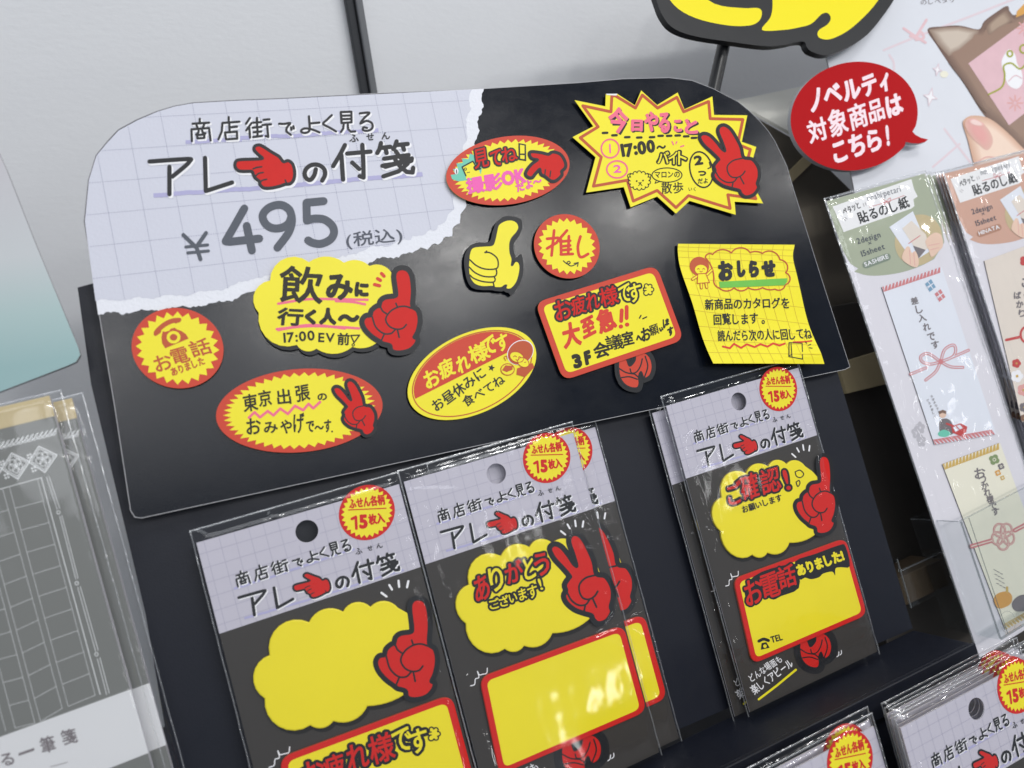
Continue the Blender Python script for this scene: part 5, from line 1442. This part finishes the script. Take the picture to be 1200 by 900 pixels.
def poster():
    fr = Frame(uv(1000, 215, -0.028), -0.028, 0)
    t = thing('poster', 'pale poster of fingers holding a brown pouch with a pink card', 'poster', fr)
    m = zoom(fr, 1000, 0, 4.5); s = Sheet(m)
    s.slab([(-150, 260), (-90, 520), (35, 1150), (1450, 1000), (1300, -420), (-260, -250)], 'poster_pale', -1.2, 0, side='board_edge'); s.build('board', t)
    p = Sheet(m)
    for q in ([(160, 265), (330, 195), (620, 85), (860, -10)], [(420, 880), (560, 760)], [(190, 290), (215, 360), (180, 600)], [(480, 680), (620, 860)]): p.stroke(smooth(q), 12, 'poster_line', 0.06)
    for q in ([(330, 195), (265, 150)], [(330, 195), (385, 105)], [(330, 195), (300, 190)], [(330, 195), (380, 225)], [(320, 200), (355, 170), (370, 200), (330, 210)]): p.stroke(smooth(q), 14, 'poster_pink', 0.12)
    pouch = smooth([(390, 155), (470, 140), (560, 135), (660, 155), (690, 112), (760, 60), (815, 32), (850, 80), (1100, 0), (1250, 300), (1200, 900), (960, 850), (780, 690), (690, 610), (600, 470), (560, 410), (500, 330), (440, 240)], True, 4)
    blend(p, pouch, (112, 88, 78), (150, 122, 106), 9, 60, 0.12)
    blend(p, [(396, 158), (470, 146), (560, 142), (662, 162), (640, 205), (560, 272), (500, 298), (440, 232)], (150, 128, 114), (202, 188, 174), 7, 34, 0.30)
    blend(p, smooth([(688, 150), (720, 110), (800, 50), (830, 70), (845, 110), (760, 160), (700, 200)], True, 3), (118, 94, 82), (172, 150, 132), 6, 28, 0.30)
    blend(p, smooth([(500, 330), (560, 400), (640, 520), (700, 600), (660, 560), (590, 450), (520, 360)], True, 3), (96, 74, 66), (112, 90, 78), 4, 6, 0.30)
    p.fill([(855, 100), (862, 60), (900, 20), (1000, -40), (1000, 40)], 'amber_ink', 0.18)
    for q in ((605, 310), (690, 240), (715, 545), (870, 670), (820, 130)): p.ring(q, 28, 32, 16, 'pouch_ring', 0.33)
    p.fill([(604, 336), (1100, -30), (1250, 330), (818, 662)], 'poster_card', 0.40)
    p.fill(smooth([(778, 330), (800, 280), (822, 262), (850, 290), (862, 340), (885, 380), (888, 440), (858, 470), (815, 450), (795, 400)], True, 4), 'white_ink', 0.46)
    p.stroke(smooth([(710, 500), (780, 460), (795, 400), (790, 350), (830, 335), (880, 365), (930, 300)]), 9, 'olive_ink', 0.52)
    p.stroke(smooth([(815, 430), (850, 400), (885, 415)]), 5, 'poster_card', 0.55)
    for q, r in (((822, 285), 14), ((895, 260), 20)): p.ring(q, r, r * 1.1, 9, 'olive_ink', 0.54, n=14)
    for i in range(8):
        a = i * .785
        for c_ in ((850, 545), (900, 150)): p.stroke([(c_[0] + 12 * math.cos(a), c_[1] + 12 * math.sin(a)), (c_[0] + 40 * math.cos(a), c_[1] + 40 * math.sin(a))], 7, 'nail', 0.48)
    blend(p, smooth([(575, 660), (582, 632), (620, 612), (690, 618), (750, 650), (830, 720), (910, 800), (1000, 860), (980, 1050), (660, 950), (630, 860), (600, 740)], True, 4), (212, 170, 146), (240, 214, 196), 10, 60, 0.60)
    blend(p, smooth([(582, 660), (600, 628), (660, 640), (710, 690), (730, 750), (700, 795), (650, 760), (605, 710)], True, 4), (222, 178, 166), (226, 164, 160), 7, 36, 0.90)
    blend(p, smooth([(600, 640), (630, 628), (680, 655), (670, 670), (620, 662)], True, 4), (226, 172, 166), (240, 212, 206), 4, 9, 1.06)
    for q in ([(640, 860), (700, 830), (760, 840)], [(660, 910), (720, 880), (790, 890)]): p.stroke(smooth(q), 5, 'nail', 0.98)
    for c_, r in (((405, 512), 48), ((442, 368), 32)):
        p.fill([(c_[0] + (r if i % 2 == 0 else r * .3) * math.cos(i * math.pi / 4 + .2) * (.75 if i % 4 == 0 else 1), c_[1] + (r if i % 2 == 0 else r * .3) * math.sin(i * math.pi / 4 + .2)) for i in range(8)], 'white_ink', 0.2)
        p.stroke([(c_[0] + (r if i % 2 == 0 else r * .3) * math.cos(i * math.pi / 4 + .2) * (.75 if i % 4 == 0 else 1), c_[1] + (r if i % 2 == 0 else r * .3) * math.sin(i * math.pi / 4 + .2)) for i in range(8)], 5, 'poster_line', 0.26, closed=True)
    p.fill(conj((478, 392), (22, 0), (0, 18), 14), 'slip_cream', 0.14)
    p.text('のしペタリ', (352, 28), (538, 14), 32, 'slate_ink', 0.2)
    p.build('poster_print', t)
poster()

def bubble():
    fr = Frame(uv(1000, 136, -0.020), -0.020)
    t = thing('speech_bubble_sign', 'red oval speech bubble sign with rounded white lettering', 'sign', fr)
    m = zoom(fr, 920, 60, 6.0); s = Sheet(m)
    c, a, b = (486, 456), (447, -28), (0, 382)
    E_ = conj(c, a, b, 96)
    i0 = min(range(96), key=lambda i: math.dist(E_[i], (905, 560))); i1 = min(range(96), key=lambda i: math.dist(E_[i], (846, 640)))
    lo, hi = min(i0, i1), max(i0, i1)
    tail = [(896, 566), (918, 588), (955, 608), (1006, 621), (985, 638), (940, 649), (890, 647), (848, 638)]
    if E_[lo][1] > E_[hi][1]: tail = tail[::-1]
    P = E_[:lo] + tail + E_[hi + 1:]
    s.slab(P, 'pop_red', -3.0, 0, side='board_edge'); s.build('board', t)
    l = Sheet(m)
    for ch, bx in (('ノ', (180, 256, 246, 432)), ('ベ', (272, 222, 402, 352)), ('ル', (415, 195, 532, 356)), ('テ', (535, 155, 642, 320)), ('ィ', (665, 150, 726, 285)), ('対', (150, 460, 292, 652)), ('象', (298, 410, 448, 606)), ('商', (436, 366, 582, 562)), ('品', (585, 330, 706, 512)), ('は', (702, 296, 832, 472)), ('こ', (332, 625, 442, 785)), ('ち', (440, 583, 562, 746)), ('ら', (574, 553, 678, 712)), ('!', (705, 520, 736, 666))):
        l.box(ch, bx, 'pop_white', 0.1, bold=4 if ch in '対象商品' else 7, rot=15)
    l.build('lettering', t)
bubble()

def hand_pop():
    fr = Frame(uv(900, 60, -0.016), -0.016)
    t = thing('hand_sign', 'large yellow and black cut-out hand sign on a thin black rod, above the sign board', 'sign', fr)
    m = zoom(fr, 760, 0, 2.727); s = Sheet(m)
    P = smooth([(-15, -120), (5, -60), (25, 0), (45, 50), (80, 90), (150, 116), (280, 136), (380, 148), (440, 142), (470, 135), (498, 134), (506, 150), (522, 165), (570, 176), (640, 150), (700, 110), (750, 50), (790, -10), (820, -70), (800, -150), (690, -190), (670, -290), (560, -350), (450, -310), (420, -200), (160, -190), (0, -180)], True, 5)
    s.slab(P, 'pop_black', -4.5, 0); s.build('board', t)
    h = Sheet(m)
    h.fill(smooth([(40, -60), (80, 15), (150, 58), (250, 81), (320, 82), (352, 68), (362, 42), (350, 26), (300, 26), (210, 12), (120, -50)], True, 4), 'pop_yellow', 0.1)
    h.fill(smooth([(395, -40), (396, 20), (388, 58), (362, 96), (430, 96), (480, 88), (520, 76), (552, 46), (572, 42), (582, 58), (572, 78), (545, 96), (540, 112), (552, 124), (585, 124), (640, 96), (700, 42), (740, -10), (765, -70), (740, -130), (640, -165), (620, -260), (550, -310), (480, -270), (450, -160), (405, -110)], True, 4), 'pop_yellow', 0.1)
    h.fill(smooth([(30, -120), (60, -90), (140, -30), (250, -5), (330, -20), (340, -60), (200, -90), (80, -180)], True, 4), 'pop_yellow', 0.1)
    h.build('printed_hand', t)
    # rod
    a = fr.loc(868, 5); b = fr.loc(833, 165)
    d = Vector((b[0] - a[0], b[1] - a[1], 0)); L = d.length; d.normalize(); nrm = Vector((-d.y, d.x, 0))
    V, F = [], []
    for k in range(2):
        for i in range(14):
            an = 2 * math.pi * i / 14; r = 0.0040
            p = Vector((a[0], a[1], -0.0105)) + d * (L * 2.2 * k) + nrm * (r * math.cos(an)) + Vector((0, 0, r * math.sin(an)))
            V.append(tuple(p))
    F = [(i, (i + 1) % 14, 14 + (i + 1) % 14, 14 + i) for i in range(14)]
    mesh_obj('rod', V, F, 'rod_black', t, smooth_=True)
hand_pop()

# ------------------------------------------------------------------ writing pads and the teal card on the left
def pad_pack(px, py, n, rot, label):
    LW, LH = 84.0, 185.0
    fr = Frame(uv(px, py, n), n, rot).moved(-LW * MM, -LH * MM)
    t = thing('writing_pad_pack', label, 'writing pad', fr, 'bagged grey writing pads')
    s = Sheet(); s.slab([(1, 1), (LW - 1, 1), (LW - 1, LH - 2), (1, LH - 2)], 'pad_grey', 0.3, 4.2, side='card_edge'); s.build('pad', t)
    zq = zoom(FPAD, 0, 450, 2.0); zp = zoom(FPAD, 0, 450, 4.7375); zr = zoom(FPAD, 0, 780, 4.0)
    k = Sheet(); kb = zq(132, 78)[1] / MM
    k.slab([(0.8, kb), (LW - .8, kb), (LW - .8, LH - 1.8), (0.8, LH - 1.8)], 'kraft', 4.2, 4.35); k.build('binding_tape', t)
    b = Sheet(); bt = zr(400, 196)[1] / MM; bb = zr(620, 446)[1] / MM
    b.slab([(0.7, bb), (LW - .7, bb), (LW - .7, bt), (.7, bt)], 'pad_band', 4.25, 4.4); b.build('paper_band', t)
    l = Sheet(zr)
    for ch, bx in (('る', (20, 410, 80, 470)), ('一', (100, 388, 175, 425)), ('筆', (198, 332, 276, 410)), ('箋', (296, 298, 378, 376))): l.box(ch, bx, 'slate_ink', 4.46, bold=1.5, rot=14)
    l.stroke([(250, 476), (330, 455)], 3, 'slate_ink', 4.46); l.build('band_lettering', t)
    g = Sheet(zp)
    def lit(x0_, y0_, x1_, y1_, n_):
        for i in range(n_):
            t_ = i / (n_ - 1); yield x0_ + (x1_ - x0_) * t_, y0_ + (y1_ - y0_) * t_
    for (x, y) in lit(-400, 452, 318, 272, 28):
        g.stroke(smooth([(x - 16, y + 18), (x - 6, y + 8), (x + 4, y - 10), (x + 14, y - 20)]), 6, 'pad_line', 4.3); g.stroke(smooth([(x - 8, y + 22), (x + 4, y + 14), (x + 10, y - 4)]), 4, 'pad_line', 4.3)
    for i, (x, y) in enumerate(lit(-350, 572, 252, 422, 5)):
        D_ = [(x - 78, y + 18), (x - 22, y - 70), (x + 78, y - 22), (x + 12, y + 74)]
        g.stroke(D_, 6, 'pad_line', 4.3, closed=True); g.stroke(inset(D_, 10), 4, 'pad_line', 4.3, closed=True)
        for q in range(5):
            a_ = q * 1.257 + .2; g.ring((x + 22 * math.cos(a_), y + 22 * math.sin(a_)), 18, 18, 4, 'pad_line', 4.33, n=14)
        for q in ((92, -60), (108, -70), (98, -44), (118, -52), (112, 20), (128, 12), (120, 36), (136, 28)):
            pass
        for q in ((-92, -22), (-76, -28), (-88, -6), (-72, -12), (-66, 58), (-50, 52), (-60, 76), (-44, 70)): g.fill(conj((x + q[0] * .9, y + q[1] * .9), (6, 0), (0, 6), 8), 'pad_line', 4.3)
    # ruled cells, in the second zoom
    g.m = zq
    def ln(p, q, w): g.stroke([p, q], w, 'pad_line', 4.3, caps=False)
    e0, e1 = (103, 222), (241, 730)
    ln((-120, 284), e0, 1.6); ln(e0, e1, 2.0)
    for (a_, b_) in (((115, 220), (140, 296)), ((121, 219), (146, 294)), ((146, 312), (184, 460)), ((151, 310), (189, 458)), ((188, 478), (230, 628)), ((194, 476), (236, 626)), ((234, 645), (256, 730)), ((240, 643), (262, 727))): ln(a_, b_, 1.4)
    for q in ((143, 303), (186, 469), (232, 635)): g.ring(q, 4, 4, 1.6, 'pad_line', 4.3, n=12)
    cols = [((-120, 282), (20, 815)), ((-98, 276), (42, 808)), ((-52, 262), (88, 796)), ((-40, 259), (101, 792)), ((12, 246), (152, 762)), ((28, 242), (166, 757)), ((94, 226), (229, 731))]
    for a_, b_ in cols: ln(a_, b_, 0.85)
    for (i0, i1) in ((1, 2), (3, 4), (5, 6)):
        for r in range(1, 11):
            t_ = r / 10.0
            A_, B_ = [tuple(cols[i][0][q] + (cols[i][1][q] - cols[i][0][q]) * (t_ if i != 99 else 0) for q in (0, 1)) for i in (i0, i1)]
            ln(A_, B_, 0.85)
    g.build('cover_print', t)
    make_bag(t, LW + 3, LH, 71 + int(n * 1000), dome=4.6, rough=.35, folds=8)
    return t
FPAD = Frame(uv(62, 459, 0.016), 0.016, 4.6).moved(-0.084, -0.185)
PD = pad_pack(62, 459, 0.012, 4.6, 'bagged grey ruled writing pad with white printed borders and a white band, in front')
f = Frame(uv(88, 462, 0.004), 0.004, 4.3).moved(-0.084, -0.185); c = copy_tree(PD); c.matrix_world = f.matrix()
c['label'] = 'bagged grey writing pad just behind the front one, its right edge showing'

def teal_card():
    fr = Frame(uv(93, 424, 0.013), 0.013, 0)
    t = thing('fade_card', 'tall card fading from pale white to teal at its foot, at the left edge', 'card', fr)
    fr2 = Frame(uv(93, 424, 0.013), 0.013, 10)
    P = [(-60, 50), (8, 200), (40, 282), (92, 408), (94, 416), (89, 424), (78, 429), (0, 459), (-120, 505), (-260, 100)]
    s = Sheet(lambda x, y: fr.loc(x, y)); s.slab(P, 'teal_fade', -3.0, 0, side='board_edge'); s.build('panel', t)
teal_card()
